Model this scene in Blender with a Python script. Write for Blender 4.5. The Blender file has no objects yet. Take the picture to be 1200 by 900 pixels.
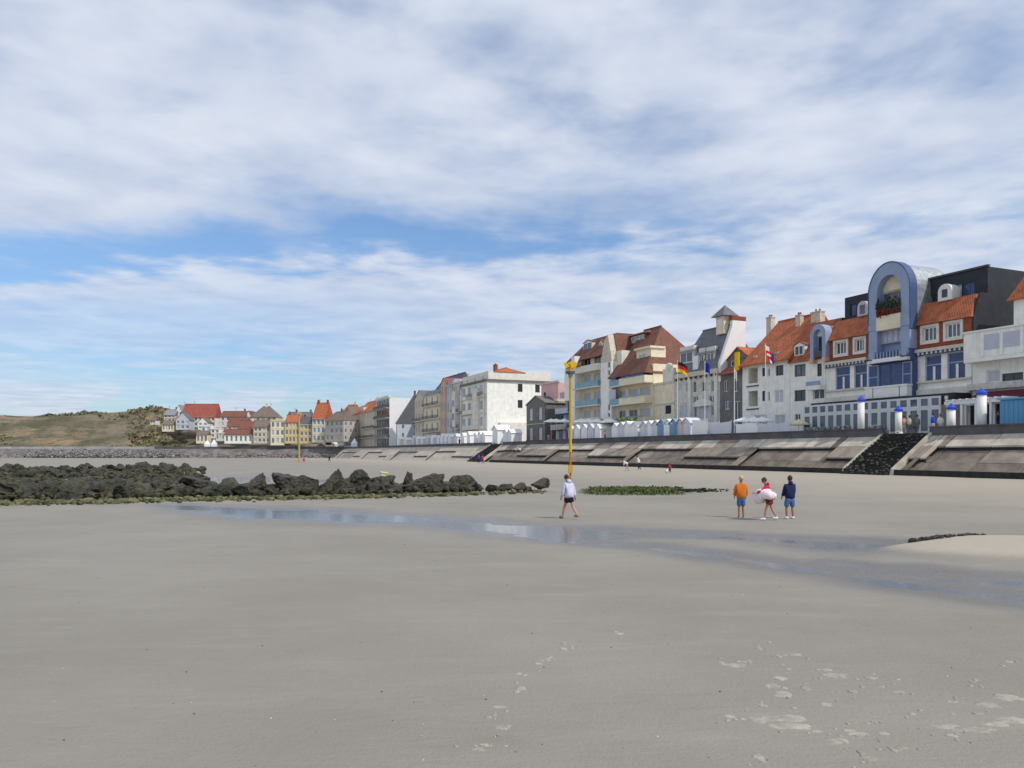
import bpy, bmesh, math, random
import numpy as np
from mathutils import Vector, Matrix, noise
random.seed(7); rng = np.random.default_rng(7)
R = math.radians
scn = bpy.context.scene
col = scn.collection

# ------------------------------------------------------------------ camera
F, HZ, EYE = 900.0, 530.0, 2.45          # focal length in photo pixels, horizon row, eye height
cam = bpy.data.cameras.new('camera'); cam.sensor_width = 36; cam.lens = 36*F/1200
cam.shift_y = (HZ-450)/1200; cam.clip_start = .1; cam.clip_end = 20000
camo = bpy.data.objects.new('camera', cam); col.objects.link(camo)
camo.location = (0, 0, EYE); camo.rotation_euler = (R(90), 0, 0)
scn.camera = camo

# ------------------------------------------------------------------ world + sun
SUN_DIR = Vector((.80, -.60, 0)).normalized()*math.cos(R(48)) + Vector((0, 0, math.sin(R(48))))
class NT:
    """tiny helper around a node tree"""
    def __init__(s, tree): s.t = tree
    def n(s, typ, **kw):
        nd = s.t.nodes.new(typ)
        for k, v in kw.items(): setattr(nd, k, v)
        return nd
    def set(s, sock, v):
        if hasattr(v, 'is_output'): s.t.links.new(v, sock)
        elif v is not None: sock.default_value = v
    def m(s, op, a, b=None, c=None, clamp=False):
        nd = s.n('ShaderNodeMath', operation=op, use_clamp=clamp)
        s.set(nd.inputs[0], a); s.set(nd.inputs[1], b)
        if c is not None: s.set(nd.inputs[2], c)
        return nd.outputs[0]
    def ramp(s, v, a, b, lo=0., hi=1.):
        nd = s.n('ShaderNodeMapRange', interpolation_type='SMOOTHSTEP')
        s.set(nd.inputs[0], v)
        for i, q in enumerate((a, b, lo, hi)): s.set(nd.inputs[i+1], q)
        return nd.outputs[0]
    def noise(s, vec, scale, detail=4, rough=.55, dist=0.):
        nd = s.n('ShaderNodeTexNoise'); s.set(nd.inputs['Vector'], vec)
        nd.inputs['Scale'].default_value = scale; nd.inputs['Detail'].default_value = detail
        nd.inputs['Roughness'].default_value = rough; nd.inputs['Distortion'].default_value = dist
        return nd.outputs[0]
    def mixc(s, f, a, b, mode='MIX'):
        nd = s.n('ShaderNodeMix', data_type='RGBA', blend_type=mode)
        s.set(nd.inputs[0], f)
        for i, q in ((6, a), (7, b)):
            if not hasattr(q, 'is_output') and len(q) == 3: q = (*q, 1)
            s.set(nd.inputs[i], q)
        return nd.outputs[2]

world = bpy.data.worlds.new('World'); scn.world = world; world.use_nodes = True
w = NT(world.node_tree); w.t.nodes.clear()
sky = w.n('ShaderNodeTexSky', sky_type='NISHITA', sun_disc=False)
sky.sun_elevation = R(48); sky.sun_rotation = math.atan2(SUN_DIR.x, SUN_DIR.y)
sky.altitude = 0; sky.air_density = 1.0; sky.dust_density = .6; sky.ozone_density = 2.2
tc = w.n('ShaderNodeTexCoord'); sep = w.n('ShaderNodeSeparateXYZ'); w.set(sep.inputs[0], tc.outputs['Generated'])
dx, dy, dz = sep.outputs
den = w.m('MAXIMUM', w.m('ADD', dz, .03), .03)
cx, cy = w.m('DIVIDE', dx, den), w.m('DIVIDE', dy, den)      # a flat cloud deck seen from below
def vec(x, y, z=0.):
    nd = w.n('ShaderNodeCombineXYZ'); w.set(nd.inputs[0], x); w.set(nd.inputs[1], y); w.set(nd.inputs[2], z); return nd.outputs[0]
P0 = vec(cx, cy)
big = w.noise(vec(w.m('MULTIPLY', cx, .8), cy, 3.1), .8, 5, .55, .35)      # large banks, drawn out sideways
mid = w.noise(vec(cx, cy, 7.7), 3.0, 4, .52, .15)         # rolls
small = w.noise(vec(w.m('MULTIPLY', cx, 1.15), cy, 1.3), 8.5, 3, .5, .1)      # mottling
cover = w.m('ADD', w.m('MULTIPLY', big, .95), w.m('ADD', w.m('MULTIPLY', mid, .40), w.m('MULTIPLY', small, .16)))
# the blue lane that runs across the deck
lane = w.m('SUBTRACT', w.m('ADD', cy, w.m('MULTIPLY', cx, .17)), 3.12)
lane = w.m('ADD', lane, w.m('MULTIPLY', w.m('SUBTRACT', mid, .5), 1.0))
lane = w.m('POWER', 2.718, w.m('MULTIPLY', w.m('MULTIPLY', lane, lane), -5.5))
lane = w.m('MULTIPLY', lane, w.ramp(cx, -1.2, 1.6, 1.0, .45))
# the deck thins out to streaks low over the sea side
far = w.m('MULTIPLY', w.ramp(cy, 4.6, 8.0), w.ramp(w.m('DIVIDE', cx, w.m('MAXIMUM', cy, .3)), -.35, .35, 1., .0))
thick = w.m('SUBTRACT', w.m('SUBTRACT', cover, w.m('MULTIPLY', lane, .38)), w.m('MULTIPLY', far, .18))
mask = w.ramp(thick, .35, .80, 0., .97)
veil = w.m('MULTIPLY', w.ramp(cy, 3.3, 5.0), w.ramp(w.m('DIVIDE', cx, w.m('MAXIMUM', cy, .3)), -.45, .25, 1., 0.))
mask = w.m('MULTIPLY', mask, w.m('SUBTRACT', 1., w.m('MULTIPLY', veil, .5)))
mask = w.m('MULTIPLY', mask, w.ramp(dz, .0, .10, .45, 1.))
# low cumulus near the horizon
cu = w.noise(vec(w.m('MULTIPLY', dx, 1.), dy, w.m('MULTIPLY', dz, 2.6)), 5.5, 6, .55, .1)
cum = w.m('MULTIPLY', w.ramp(cu, .47, .56), w.m('MULTIPLY', w.ramp(dz, .06, .105, 1., 0.), w.ramp(dz, .015, .04)))
mask = w.m('MAXIMUM', mask, w.m('MULTIPLY', cum, .8))
shade = w.m('ADD', w.m('MULTIPLY', mid, .6), w.m('MULTIPLY', w.noise(P0, 1.7, 3, .5), .5))
ccol = w.mixc(w.ramp(shade, .36, .76), (.545, .62, .775), (.745, .795, .895))
b1 = w.n('ShaderNodeBackground'); w.set(b1.inputs[0], w.mixc(1., sky.outputs[0], w.mixc(w.ramp(dz, .0, .30), (.60, .72, .86), (.88, 1.0, 1.12)), 'MULTIPLY')); b1.inputs[1].default_value = .135
b2 = w.n('ShaderNodeBackground'); w.set(b2.inputs[0], ccol); b2.inputs[1].default_value = 1.0
mx = w.n('ShaderNodeMixShader'); w.set(mx.inputs[0], mask); w.t.links.new(b1.outputs[0], mx.inputs[1]); w.t.links.new(b2.outputs[0], mx.inputs[2])
wo = w.n('ShaderNodeOutputWorld'); w.t.links.new(mx.outputs[0], wo.inputs[0])

sl = bpy.data.lights.new('sun', 'SUN'); sl.energy = 3.0; sl.angle = R(1.2); sl.color = (1, .955, .88)
so = bpy.data.objects.new('sun', sl); col.objects.link(so)
so.rotation_euler = SUN_DIR.to_track_quat('Z', 'Y').to_euler(); so.location = (60, -60, 80)
scn.view_settings.view_transform = 'Standard'; scn.view_settings.look = 'None'
scn.view_settings.exposure = 0; scn.view_settings.gamma = 1
scn.render.engine = 'CYCLES'

# ------------------------------------------------------------------ materials
MATS = {}
def M(name, c, rough=.8, var=.15, scale=1.2, bump=0., bscale=12., streak=0., spec=.3, c2=None, metal=0., tile=0., dirt=None):
    if name in MATS: return MATS[name]
    m = bpy.data.materials.new(name); m.use_nodes = True; t = NT(m.node_tree)
    bs = t.t.nodes['Principled BSDF']
    tcn = t.n('ShaderNodeTexCoord'); oi = t.n('ShaderNodeObjectInfo')
    off = t.n('ShaderNodeVectorMath', operation='ADD'); t.set(off.inputs[0], tcn.outputs['Object'])
    t.set(off.inputs[1], t.m('MULTIPLY', oi.outputs['Random'], 57.)); v = off.outputs[0]
    n1 = t.noise(v, scale, 6, .62)
    lo = tuple(x*(1-var) for x in c); hi = tuple(min(1, x*(1+var)) for x in (c2 or c))
    cc = t.mixc(t.ramp(n1, .28, .72), lo, hi)
    fine = t.noise(v, scale*9, 4, .6)
    cc = t.mixc(t.m('MULTIPLY', t.ramp(fine, .35, .75), var*.9), cc, tuple(x*.62 for x in c))
    if streak:
        mp = t.n('ShaderNodeMapping'); t.set(mp.inputs[0], v); mp.inputs['Scale'].default_value = (3.2, 3.2, .22)
        sn = t.noise(mp.outputs[0], 1.4, 5, .6)
        cc = t.mixc(t.m('MULTIPLY', t.ramp(sn, .48, .78), streak), cc, dirt or tuple(x*.45 for x in c))
    h = t.noise(v, bscale, 4, .6)
    if tile:
        sp = t.n('ShaderNodeSeparateXYZ'); t.set(sp.inputs[0], tcn.outputs['Object'])
        saw = t.m('FRACT', t.m('MULTIPLY', sp.outputs[2], tile))
        rib = t.m('SINE', t.m('MULTIPLY', t.m('ADD', sp.outputs[0], sp.outputs[1]), 24.))
        h = t.m('ADD', t.m('MULTIPLY', h, .3), t.m('ADD', saw, t.m('MULTIPLY', rib, .3)))
        cc = t.mixc(t.m('MULTIPLY', t.ramp(saw, .0, .25, 1., 0.), .35), cc, tuple(x*.5 for x in c))
    t.set(bs.inputs['Base Color'], cc); bs.inputs['Roughness'].default_value = rough
    bs.inputs['Specular IOR Level'].default_value = spec; bs.inputs['Metallic'].default_value = metal
    if bump:
        b = t.n('ShaderNodeBump'); b.inputs['Strength'].default_value = min(1, bump); b.inputs['Distance'].default_value = .03 if not tile else .05
        t.set(b.inputs['Height'], h); t.set(bs.inputs['Normal'], b.outputs[0])
    MATS[name] = m; return m

WHITE = M('white_render', (.84, .83, .77), var=.09, streak=.38, bump=.3)
OFFWH = M('offwhite_render', (.72, .69, .61), var=.1, streak=.35, bump=.4)
CREAM = M('cream_render', (.76, .68, .51), var=.1, streak=.25, bump=.3)
YELLOW = M('yellow_render', (.66, .52, .27), var=.1, streak=.25, bump=.3)
BEIGE = M('beige_stone', (.60, .53, .43), var=.18, scale=2.2, streak=.35, bump=.6)
PINKW = M('pink_render', (.70, .45, .44), var=.08, streak=.2)
SALMON = M('salmon_render', (.60, .42, .30), var=.1, streak=.2)
GREYW = M('grey_render', (.46, .44, .41), var=.15, streak=.35, bump=.4)
DGREY = M('dark_grey_render', (.17, .165, .155), var=.2, streak=.3, bump=.4)
LBLUEW = M('pale_blue_render', (.50, .54, .60), var=.1, streak=.3)
STONEG = M('pale_grey_stone', (.60, .58, .52), var=.22, scale=2.5, streak=.4, bump=.7)
BRICK = M('red_brick', (.33, .095, .05), var=.2, scale=3, bump=.6, tile=9.)
TILE = M('orange_roof_tile', (.44, .138, .062), var=.28, scale=1.4, bump=.8, tile=3.5)
TILE2 = M('rust_roof_tile', (.34, .105, .055), var=.28, scale=1.4, bump=.8, tile=3.5)
TILER = M('red_roof_tile', (.30, .085, .062), var=.25, scale=1.2, bump=.7, tile=3.)
TILEB = M('brown_roof_tile', (.20, .088, .062), var=.22, scale=1.4, bump=.8, tile=3.5)
TILEG = M('grey_brown_roof_tile', (.19, .15, .125), var=.22, scale=1.4, bump=.8, tile=3.)
SLATE = M('slate_roof', (.135, .14, .16), rough=.5, var=.25, scale=2, bump=.6, tile=4., spec=.5)
SLATEL = M('light_slate', (.24, .25, .27), rough=.5, var=.2, scale=2, bump=.5, tile=4., spec=.5)
BLACK = M('anthracite_cladding', (.028, .031, .04), rough=.6, var=.2, bump=.2)
ARCHB = M('grey_blue_paint', (.29, .355, .50), var=.09, rough=.6)
ARCHD = M('dark_blue_paint', (.06, .10, .22), var=.1, rough=.5)
ZINC = M('zinc_sheet', (.42, .45, .47), rough=.42, var=.3, scale=2, streak=.5, metal=.55)
PAINTW = M('white_paint', (.78, .78, .76), var=.05, rough=.5)
TRIM = M('pale_trim', (.62, .58, .5), var=.1, streak=.3)
DARK = M('dark_interior', (.03, .03, .033), var=.2, rough=.7)
DARKF = M('dark_metal', (.06, .062, .068), var=.15, rough=.5, spec=.5)
GLASS = M('window_glass', (.035, .042, .055), rough=.08, var=.3, scale=.8, spec=.6)
GLASSB = M('blue_glazing', (.018, .045, .16), rough=.1, var=.4, scale=1.6, spec=.6)
GLASSG = M('grey_glazing', (.10, .115, .14), rough=.12, var=.3, scale=.9, spec=.6)
CURT = M('curtained_glass', (.40, .42, .46), rough=.2, var=.25, scale=1.4, spec=.5)
SHUT = M('lavender_shutter', (.50, .51, .57), rough=.6, var=.06)
TEALR = M('teal_balcony_glass', (.16, .30, .36), rough=.15, var=.2, spec=.6)
BLUEC = M('blue_canvas', (.07, .19, .40), var=.15, rough=.85)
BURG = M('burgundy_canvas', (.10, .015, .03), var=.15, rough=.85)
CAPB = M('blue_cap_paint', (.012, .06, .55), var=.06, rough=.4, spec=.5)
POSTW = M('white_post_paint', (.80, .80, .77), var=.05, rough=.55, streak=.15)
KIOSK = M('sky_blue_panel', (.10, .30, .50), var=.06, rough=.6)
FLOW = M('red_geraniums', (.20, .03, .02), var=.5, scale=4, bump=1.)
LEAF = M('balcony_plants', (.035, .06, .02), var=.5, scale=4, bump=1., rough=.7)
HEDGE = M('yellow_green_hedge', (.22, .27, .07), var=.4, scale=3, bump=1., rough=.7)
CABW = M('white_cabin_paint', (.87, .87, .86), var=.03, rough=.55)
CABL = M('lavender_cabin_tone', (.66, .67, .73), var=.05, rough=.55)  # greyer, bluer tone than the white cabins
CABB = M('blue_cabin_paint', (.20, .33, .48), var=.05, rough=.55)
CABP = M('pink_cabin_paint', (.62, .53, .50), var=.05, rough=.55)
CONC = M('pale_concrete', (.46, .41, .335), var=.22, scale=.6, streak=0, bump=.6, bscale=5, c2=(.50, .45, .37))
CONC2 = M('brown_concrete', (.285, .235, .188), var=.3, scale=.6, bump=.6, bscale=5)
CONC3 = M('stained_concrete', (.195, .16, .13), var=.36, scale=.7, bump=.6, bscale=5)
CONCF = M('pinkish_concrete', (.46, .40, .335), var=.16, scale=.4, bump=.5, bscale=4)
PARA = M('shaded_parapet_concrete', (.105, .10, .105), var=.25, scale=.6, bump=.4)  # shade on the parapet's face is put into this dark colour
WEED_SHADE = M('weed_shade_concrete', (.03, .029, .025), var=.5, scale=1.5, bump=.8, rough=.75)  # weed black; on the risers it carries painted shade too
DECK = M('promenade_paving', (.30, .28, .26), var=.12, scale=.5)
YPAINT = M('yellow_marker_paint', (.60, .36, .02), var=.15, rough=.5, streak=.35, dirt=(.35, .2, .06))
RUST = M('rusty_orange_steel', (.42, .16, .05), var=.3, rough=.7)
OCHRE = M('ochre_marker_paint', (.46, .33, .12), var=.15, rough=.6)
ORANGE = M('orange_fabric', (.62, .17, .02), var=.1, scale=6, bump=.3, bscale=30, rough=.9)
NAVY = M('navy_fabric', (.012, .02, .075), var=.15, scale=6, bump=.3, bscale=30, rough=.9)
BLUEJ = M('blue_denim', (.075, .15, .33), var=.15, scale=8, bump=.3, bscale=30, rough=.9)
LILAC = M('pale_lilac_fabric', (.55, .55, .66), var=.08, scale=6, bump=.3, bscale=30, rough=.9)
BLACKF = M('black_fabric', (.012, .012, .016), var=.2, rough=.9)
REDF = M('red_fabric', (.52, .015, .05), var=.1, rough=.9)
PINKF = M('pink_white_towelling', (.80, .60, .67), var=.07, scale=4, bump=.4, rough=.95, c2=(.84, .80, .83))
PINKH = M('hot_pink_fabric', (.62, .10, .18), var=.1, rough=.9)
WHITEF = M('white_fabric', (.74, .74, .74), var=.05, rough=.9)
SHOEW = M('white_shoe_leather', (.78, .77, .75), var=.05, rough=.6)
SKIN = M('skin', (.46, .24, .16), var=.08, rough=.6)
SKIN2 = M('tanned_skin', (.34, .165, .10), var=.08, rough=.6)
HAIRD = M('dark_hair', (.05, .032, .022), var=.3, scale=20, rough=.6)
HAIRB = M('blond_hair', (.52, .40, .22), var=.2, scale=20, rough=.6)
FLAGR = M('flag_red', (.60, .015, .02), var=.05, rough=.8)
FLAGY = M('flag_yellow', (.80, .50, .01), var=.05, rough=.8)
FLAGK = M('flag_black', (.015, .015, .015), var=.05, rough=.8)
FLAGB = M('flag_blue', (.015, .03, .35), var=.05, rough=.8)

# ------------------------------------------------------------------ mesh builder
class MB:
    def __init__(s): s.v = []; s.f = []
    def add(s, vs, fs):
        o = len(s.v); s.v += [tuple(v) for v in vs]; s.f += [tuple(i+o for i in f) for f in fs]; return s
    def quad(s, a, b, c, d): return s.add((a, b, c, d), ((0, 1, 2, 3),))
    def box(s, x0, x1, y0, y1, z0, z1):
        return s.add([(x, y, z) for z in (z0, z1) for y in (y0, y1) for x in (x0, x1)],
                     ((0, 2, 3, 1), (4, 5, 7, 6), (0, 1, 5, 4), (2, 6, 7, 3), (0, 4, 6, 2), (1, 3, 7, 5)))
    def prism(s, poly, a, b):            # closed polygon swept from offset a to b: poly of 3D points
        n = len(poly); a = Vector(a); b = Vector(b)
        vs = [tuple(Vector(p)+a) for p in poly]+[tuple(Vector(p)+b) for p in poly]
        fs = [tuple(range(n))[::-1], tuple(range(n, 2*n))]+[(i, (i+1) % n, (i+1) % n+n, i+n) for i in range(n)]
        return s.add(vs, fs)
    def tube(s, p, q, r0, r1=None, seg=10):
        r1 = r0 if r1 is None else r1; p, q = Vector(p), Vector(q); d = (q-p).normalized()
        a = d.orthogonal().normalized(); b = d.cross(a); vs = []
        for c, r in ((p, r0), (q, r1)):
            for i in range(seg):
                t = 2*math.pi*i/seg; vs.append(c+a*(r*math.cos(t))+b*(r*math.sin(t)))
        return s.add(vs, [tuple(range(seg))[::-1], tuple(range(seg, 2*seg))]+[(i, (i+1) % seg, (i+1) % seg+seg, i+seg) for i in range(seg)])
    def ball(s, c, r, seg=10, rings=6, sq=(1, 1, 1), jit=0):
        vs = []; c = Vector(c)
        for j in range(rings+1):
            ph = math.pi*j/rings
            for i in range(seg):
                t = 2*math.pi*i/seg; k = r*(1+random.uniform(-jit, jit))
                vs.append((c.x+k*sq[0]*math.sin(ph)*math.cos(t), c.y+k*sq[1]*math.sin(ph)*math.sin(t), c.z+k*sq[2]*math.cos(ph)))
        fs = [(j*seg+i, j*seg+(i+1) % seg, (j+1)*seg+(i+1) % seg, (j+1)*seg+i) for j in range(rings) for i in range(seg)]
        return s.add(vs, fs)
    def mesh(s, name):
        me = bpy.data.meshes.new(name); me.from_pydata(s.v, [], s.f); me.validate()
        bm = bmesh.new(); bm.from_mesh(me); bmesh.ops.recalc_face_normals(bm, faces=bm.faces); bm.to_mesh(me); bm.free()
        return me
    def build(s, name, mat, parent=None, smooth=False, loc=None):
        me = s.mesh(name); return mkobj(name, me, mat, parent, smooth, loc)
def mkobj(name, me, mat, parent=None, smooth=False, loc=None):
    if mat and not me.materials: me.materials.append(mat)
    if smooth: me.polygons.foreach_set('use_smooth', [True]*len(me.polygons))
    o = bpy.data.objects.new(name, me); col.objects.link(o); o.parent = parent
    if loc is not None: o.location = loc
    return o
def tag(o, label=None, cat=None, group=None, kind=None):
    if label: o['label'] = label
    if cat: o['category'] = cat
    if group: o['group'] = group
    if kind: o['kind'] = kind
    return o
def empty(name, loc, rz=0, label=None, cat=None, group=None):
    o = bpy.data.objects.new(name, None); col.objects.link(o); o.location = loc; o.rotation_euler = (0, 0, rz); o.empty_display_size = .3
    return tag(o, label, cat, group)
def copy_tree(o, parent=None, top=True):
    c = o.copy(); col.objects.link(c)
    if not top: c.parent = parent
    for ch in o.children: copy_tree(ch, c, False)
    return c

# ------------------------------------------------------------------ layout of the place
def at(px, Y, z=0.): return Vector(((px-600)/F*Y, Y, z))
def zat(py, Y): return EYE+(HZ-py)/F*Y
WD = Vector((-.392, .92)).normalized(); WN = Vector((-WD.y*-1, WD.x*-1)); WN = Vector((.92, .392)).normalized()
WP = Vector((37.5, 56.3))                 # foot of the sea wall at the frame's right edge
PZ = 4.2                                  # promenade level
NF = 12.0                                 # facades stand 12 m behind the wall's foot
AX = -WD                                  # along the street, towards the camera
SROT = math.atan2(AX.y, AX.x)
def sn(s, n, z=0.): q = WP+WD*s+WN*n; return Vector((q.x, q.y, z))
def s_at(px, n):                          # where a sight line meets the line n metres behind the wall foot
    r = (px-600)/F; q = WP+WN*n
    return (q.x-r*q.y)/(r*WD.y-WD.x)
def sstep(a, b, x): t = np.clip((x-a)/(b-a), 0, 1); return t*t*(3-2*t)
S_END = 290.0                             # the straight wall ends here and the shore swings left
def foot_z(s): return .45-.75*sstep(120, 280, s)
# the far shore line (foot of the wall) after the bend
SHORE = [sn(S_END-2, 5).to_2d()-Vector((0, 4.9)), Vector((-92, 329)), Vector((-122, 331)), Vector((-155, 328)), Vector((-222, 330)), Vector((-350, 338)), Vector((-640, 370))]

# ------------------------------------------------------------------ ground
def lattice(seed, n=256): return np.random.default_rng(seed).random((n, n))
def vnoise(x, y, lat):
    n = lat.shape[0]; xi = np.floor(x).astype(int); yi = np.floor(y).astype(int); fx = x-xi; fy = y-yi
    fx = fx*fx*(3-2*fx); fy = fy*fy*(3-2*fy); a = lat[xi % n, yi % n]; b = lat[(xi+1) % n, yi % n]; c = lat[xi % n, (yi+1) % n]; d = lat[(xi+1) % n, (yi+1) % n]
    return (a*(1-fx)+b*fx)*(1-fy)+(c*(1-fx)+d*fx)*fy
LAT = [lattice(i) for i in range(8)]
def fbm(x, y, k=0, o=4):
    r = 0; a = .5
    for i in range(o): r = r+a*(vnoise(x*2**i+13*i, y*2**i+7*i, LAT[(k+i) % 8])-.5); a *= .5
    return r
def gpx(px, py, z=0.): Y = F*(EYE-z)/(py-HZ); return ((px-600)/F*Y, Y)
def seg_dist(x, y, pts):                  # distance to a polyline with widths, as a fraction of the half width
    best = np.full(x.shape, 1e9)
    for (ax, ay, aw), (bx, by, bw) in zip(pts[:-1], pts[1:]):
        t = np.clip(((x-ax)*(bx-ax)+(y-ay)*(by-ay))/((bx-ax)**2+(by-ay)**2+1e-9), 0, 1)
        d = np.hypot(x-ax-t*(bx-ax), y-ay-t*(by-ay))/(aw+t*(bw-aw)); best = np.minimum(best, d)
    return best
def line(*pts): return [(*gpx(px, py), w) for px, py, w in pts]
RUN = [(line((205, 592, .5), (255, 596, 1.4), (330, 601, 2.4), (420, 606, 1.9), (520, 612, 1.5), (620, 621, 1.6), (700, 629, .8)), .085),
       (line((660, 621, .9), (760, 625, .6), (850, 628, .7), (930, 633, .9), (985, 638, 1.4), (1040, 639, 1.0)), .068),
       (line((640, 632, .4), (760, 641, .32), (880, 656, .36), (960, 669, .42), (1040, 681, .45), (1120, 692, .5), (1260, 708, .6)), .068),
       (line((980, 661, .2), (1060, 672, .3), (1130, 680, .35), (1260, 688, .45)), .055),
       (line((1080, 668, .15), (1150, 676, .2), (1260, 683, .2)), .05),
       ([(-90, 88, 8), (-55, 82, 7), (-30, 74, 5), (-17, 66, 3)], .12), ([(-62, 62, 3), (-38, 56, 2.5), (-20, 53, 1.5)], .08)]
MOUND = gpx(1215, 646)
def ground_z(x, y):
    x = np.asarray(x, float); y = np.asarray(y, float)
    s = (x-WP.x)*WD.x+(y-WP.y)*WD.y; n = (x-WP.x)*WN.x+(y-WP.y)*WN.y
    up = sstep(-30, -.5, n)*foot_z(np.clip(s, -50, 330))
    left = sstep(170, 320, y)*sstep(-10, -60, x)*-.35
    z = np.where(s < 330, up, up*0)+left
    far = sstep(30, 160, np.hypot(x, y))
    z = z+fbm(x*.22, y*.35, 1)*(.03+.06*far)+fbm(x*1.3, y*2.2, 3)*.014+fbm(x*.05, y*.05, 5)*.03
    z = np.maximum(z, .012+fbm(x*.9, y*1.1, 6)*.012)
    wob = fbm(x*.6, y*.9, 2, 5); bed = 1.5*fbm(x*.45, y*1.1, 5, 5)
    for pts, dep in RUN:
        d = seg_dist(x, y, pts); z = z-dep*np.exp(-(np.maximum(d+wob*1.1, 0)**2))*(1+bed)
    mx_, my_ = MOUND; q = np.hypot((x-mx_)/4.2, (y-my_)/2.3)+wob*.25
    z = z+.24*sstep(1.05, .55, q)
    return z
def axis(lo, hi, step, far, g=1.16):
    a = list(np.arange(lo, hi+step*.5, step)); d = step
    while a[-1] < far: d *= g; a.append(a[-1]+d)
    d = step
    while a[0] > -far: d *= g; a.insert(0, a[0]-d)
    return np.array(a)
gx = axis(-34, 34, .17, 6000); gy = np.concatenate([axis(4, 48, .17, 6000)])
GX, GY = np.meshgrid(gx, gy); GZ = ground_z(GX, GY)
# under the town the sheet drops away so that it never cuts the promenade
nx_, ny_ = len(gx), len(gy)
me = bpy.data.meshes.new('beach'); co = np.stack([GX, GY, GZ], -1).reshape(-1, 3)
idx = np.arange(nx_*ny_).reshape(ny_, nx_)
fc = np.stack([idx[:-1, :-1], idx[:-1, 1:], idx[1:, 1:], idx[1:, :-1]], -1).reshape(-1, 4)
me.vertices.add(len(co)); me.vertices.foreach_set('co', co.ravel())
me.loops.add(fc.size); me.loops.foreach_set('vertex_index', fc.ravel().astype(np.int32))
me.polygons.add(len(fc)); me.polygons.foreach_set('loop_start', np.arange(0, fc.size, 4, dtype=np.int32))
me.update(calc_edges=True); me.validate()
me.polygons.foreach_set('use_smooth', np.ones(len(fc), bool))
# how wet: from the height above the standing water
wet = me.attributes.new('wet', 'FLOAT', 'POINT')
dmin = np.full(GX.shape, 9.)
for pts, dep in RUN: dmin = np.minimum(dmin, seg_dist(GX, GY, [(a, b, c+.75) for a, b, c in pts]))
q = np.hypot((GX-MOUND[0])/4.4, (GY-MOUND[1])/2.4)
WET = sstep(1.5, .55, dmin+fbm(GX*.5, GY*.8, 4)*.9)*sstep(.10, .02, GZ)
wet.data.foreach_set('value', WET.ravel().astype(np.float32))
dry = me.attributes.new('dry', 'FLOAT', 'POINT')
sN = (GX-WP.x)*WN.x+(GY-WP.y)*WN.y
DRY = np.maximum(sstep(.06, .16, GZ)*(q < 2.5), .75*sstep(-32, -6, sN))
dry.data.foreach_set('value', DRY.ravel().astype(np.float32))
sm = bpy.data.materials.new('beach_sand'); sm.use_nodes = True; t = NT(sm.node_tree); bs = t.t.nodes['Principled BSDF']
tcn = t.n('ShaderNodeTexCoord'); v = tcn.outputs['Object']
mp = t.n('ShaderNodeMapping'); t.set(mp.inputs[0], v); mp.inputs['Scale'].default_value = (.35, 1.3, 1); mp.inputs['Rotation'].default_value = (0, 0, R(-17))
aw = t.n('ShaderNodeAttribute', attribute_name='wet').outputs['Fac']; ad = t.n('ShaderNodeAttribute', attribute_name='dry').outputs['Fac']
c = t.mixc(t.ramp(t.noise(v, .16, 5, .6), .3, .7), (.238, .218, .184), (.285, .263, .225))
c = t.mixc(t.m('MULTIPLY', t.ramp(t.noise(mp.outputs[0], .9, 5, .65), .48, .75), .6), c, (.305, .284, .244))
c = t.mixc(t.m('MULTIPLY', t.ramp(t.noise(mp.outputs[0], 2.3, 4, .6), .52, .8), .3), c, (.205, .183, .15))
c = t.mixc(t.m('MULTIPLY', t.ramp(t.noise(v, 38, 3, .6), .58, .75), .35), c, (.185, .168, .145))
c = t.mixc(t.m('MULTIPLY', t.ramp(t.noise(v, 7, 5, .7), .55, .8), .35), c, (.302, .284, .248))
c = t.mixc(ad, c, t.mixc(t.noise(v, 3, 4), (.37, .33, .265), (.44, .385, .31)))
c = t.mixc(t.m('MULTIPLY', aw, .55), c, (.115, .112, .115))
t.set(bs.inputs['Base Color'], c)
t.set(bs.inputs['Roughness'], t.m('SUBTRACT', .82, t.m('MULTIPLY', aw, .56)))
bs.inputs['Specular IOR Level'].default_value = .35
b = t.n('ShaderNodeBump'); b.inputs['Strength'].default_value = .7; b.inputs['Distance'].default_value = .025
rip = t.noise(mp.outputs[0], 7, 3, .6)
t.set(b.inputs['Height'], t.m('ADD', t.m('MULTIPLY', t.noise(v, 24, 4, .65), .8), t.m('ADD', rip, t.m('MULTIPLY', t.noise(v, 90, 2), .4))))
t.set(bs.inputs['Normal'], b.outputs[0])
beach = mkobj('beach', me, sm); tag(beach, 'wide damp grey beige sand beach', kind='structure')

# standing water in the runnels
wm = bpy.data.materials.new('runnel_water'); wm.use_nodes = True; t = NT(wm.node_tree); bs = t.t.nodes['Principled BSDF']
tcn = t.n('ShaderNodeTexCoord'); bs.inputs['Base Color'].default_value = (.18, .195, .215, 1); bs.inputs['Roughness'].default_value = .07
bs.inputs['IOR'].default_value = 1.33
b = t.n('ShaderNodeBump'); b.inputs['Strength'].default_value = .35; b.inputs['Distance'].default_value = .02
mp = t.n('ShaderNodeMapping'); t.set(mp.inputs[0], tcn.outputs['Object']); mp.inputs['Scale'].default_value = (1, 2.2, 1)
t.set(b.inputs['Height'], t.noise(mp.outputs[0], 5, 3, .6)); t.set(bs.inputs['Normal'], b.outputs[0])
tag(MB().quad((-130, 9, -.036), (36, 9, -.036), (36, 110, -.036), (-130, 110, -.036)).build('water', wm), 'shallow sky blue water lying in the runnels', kind='structure')

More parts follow.
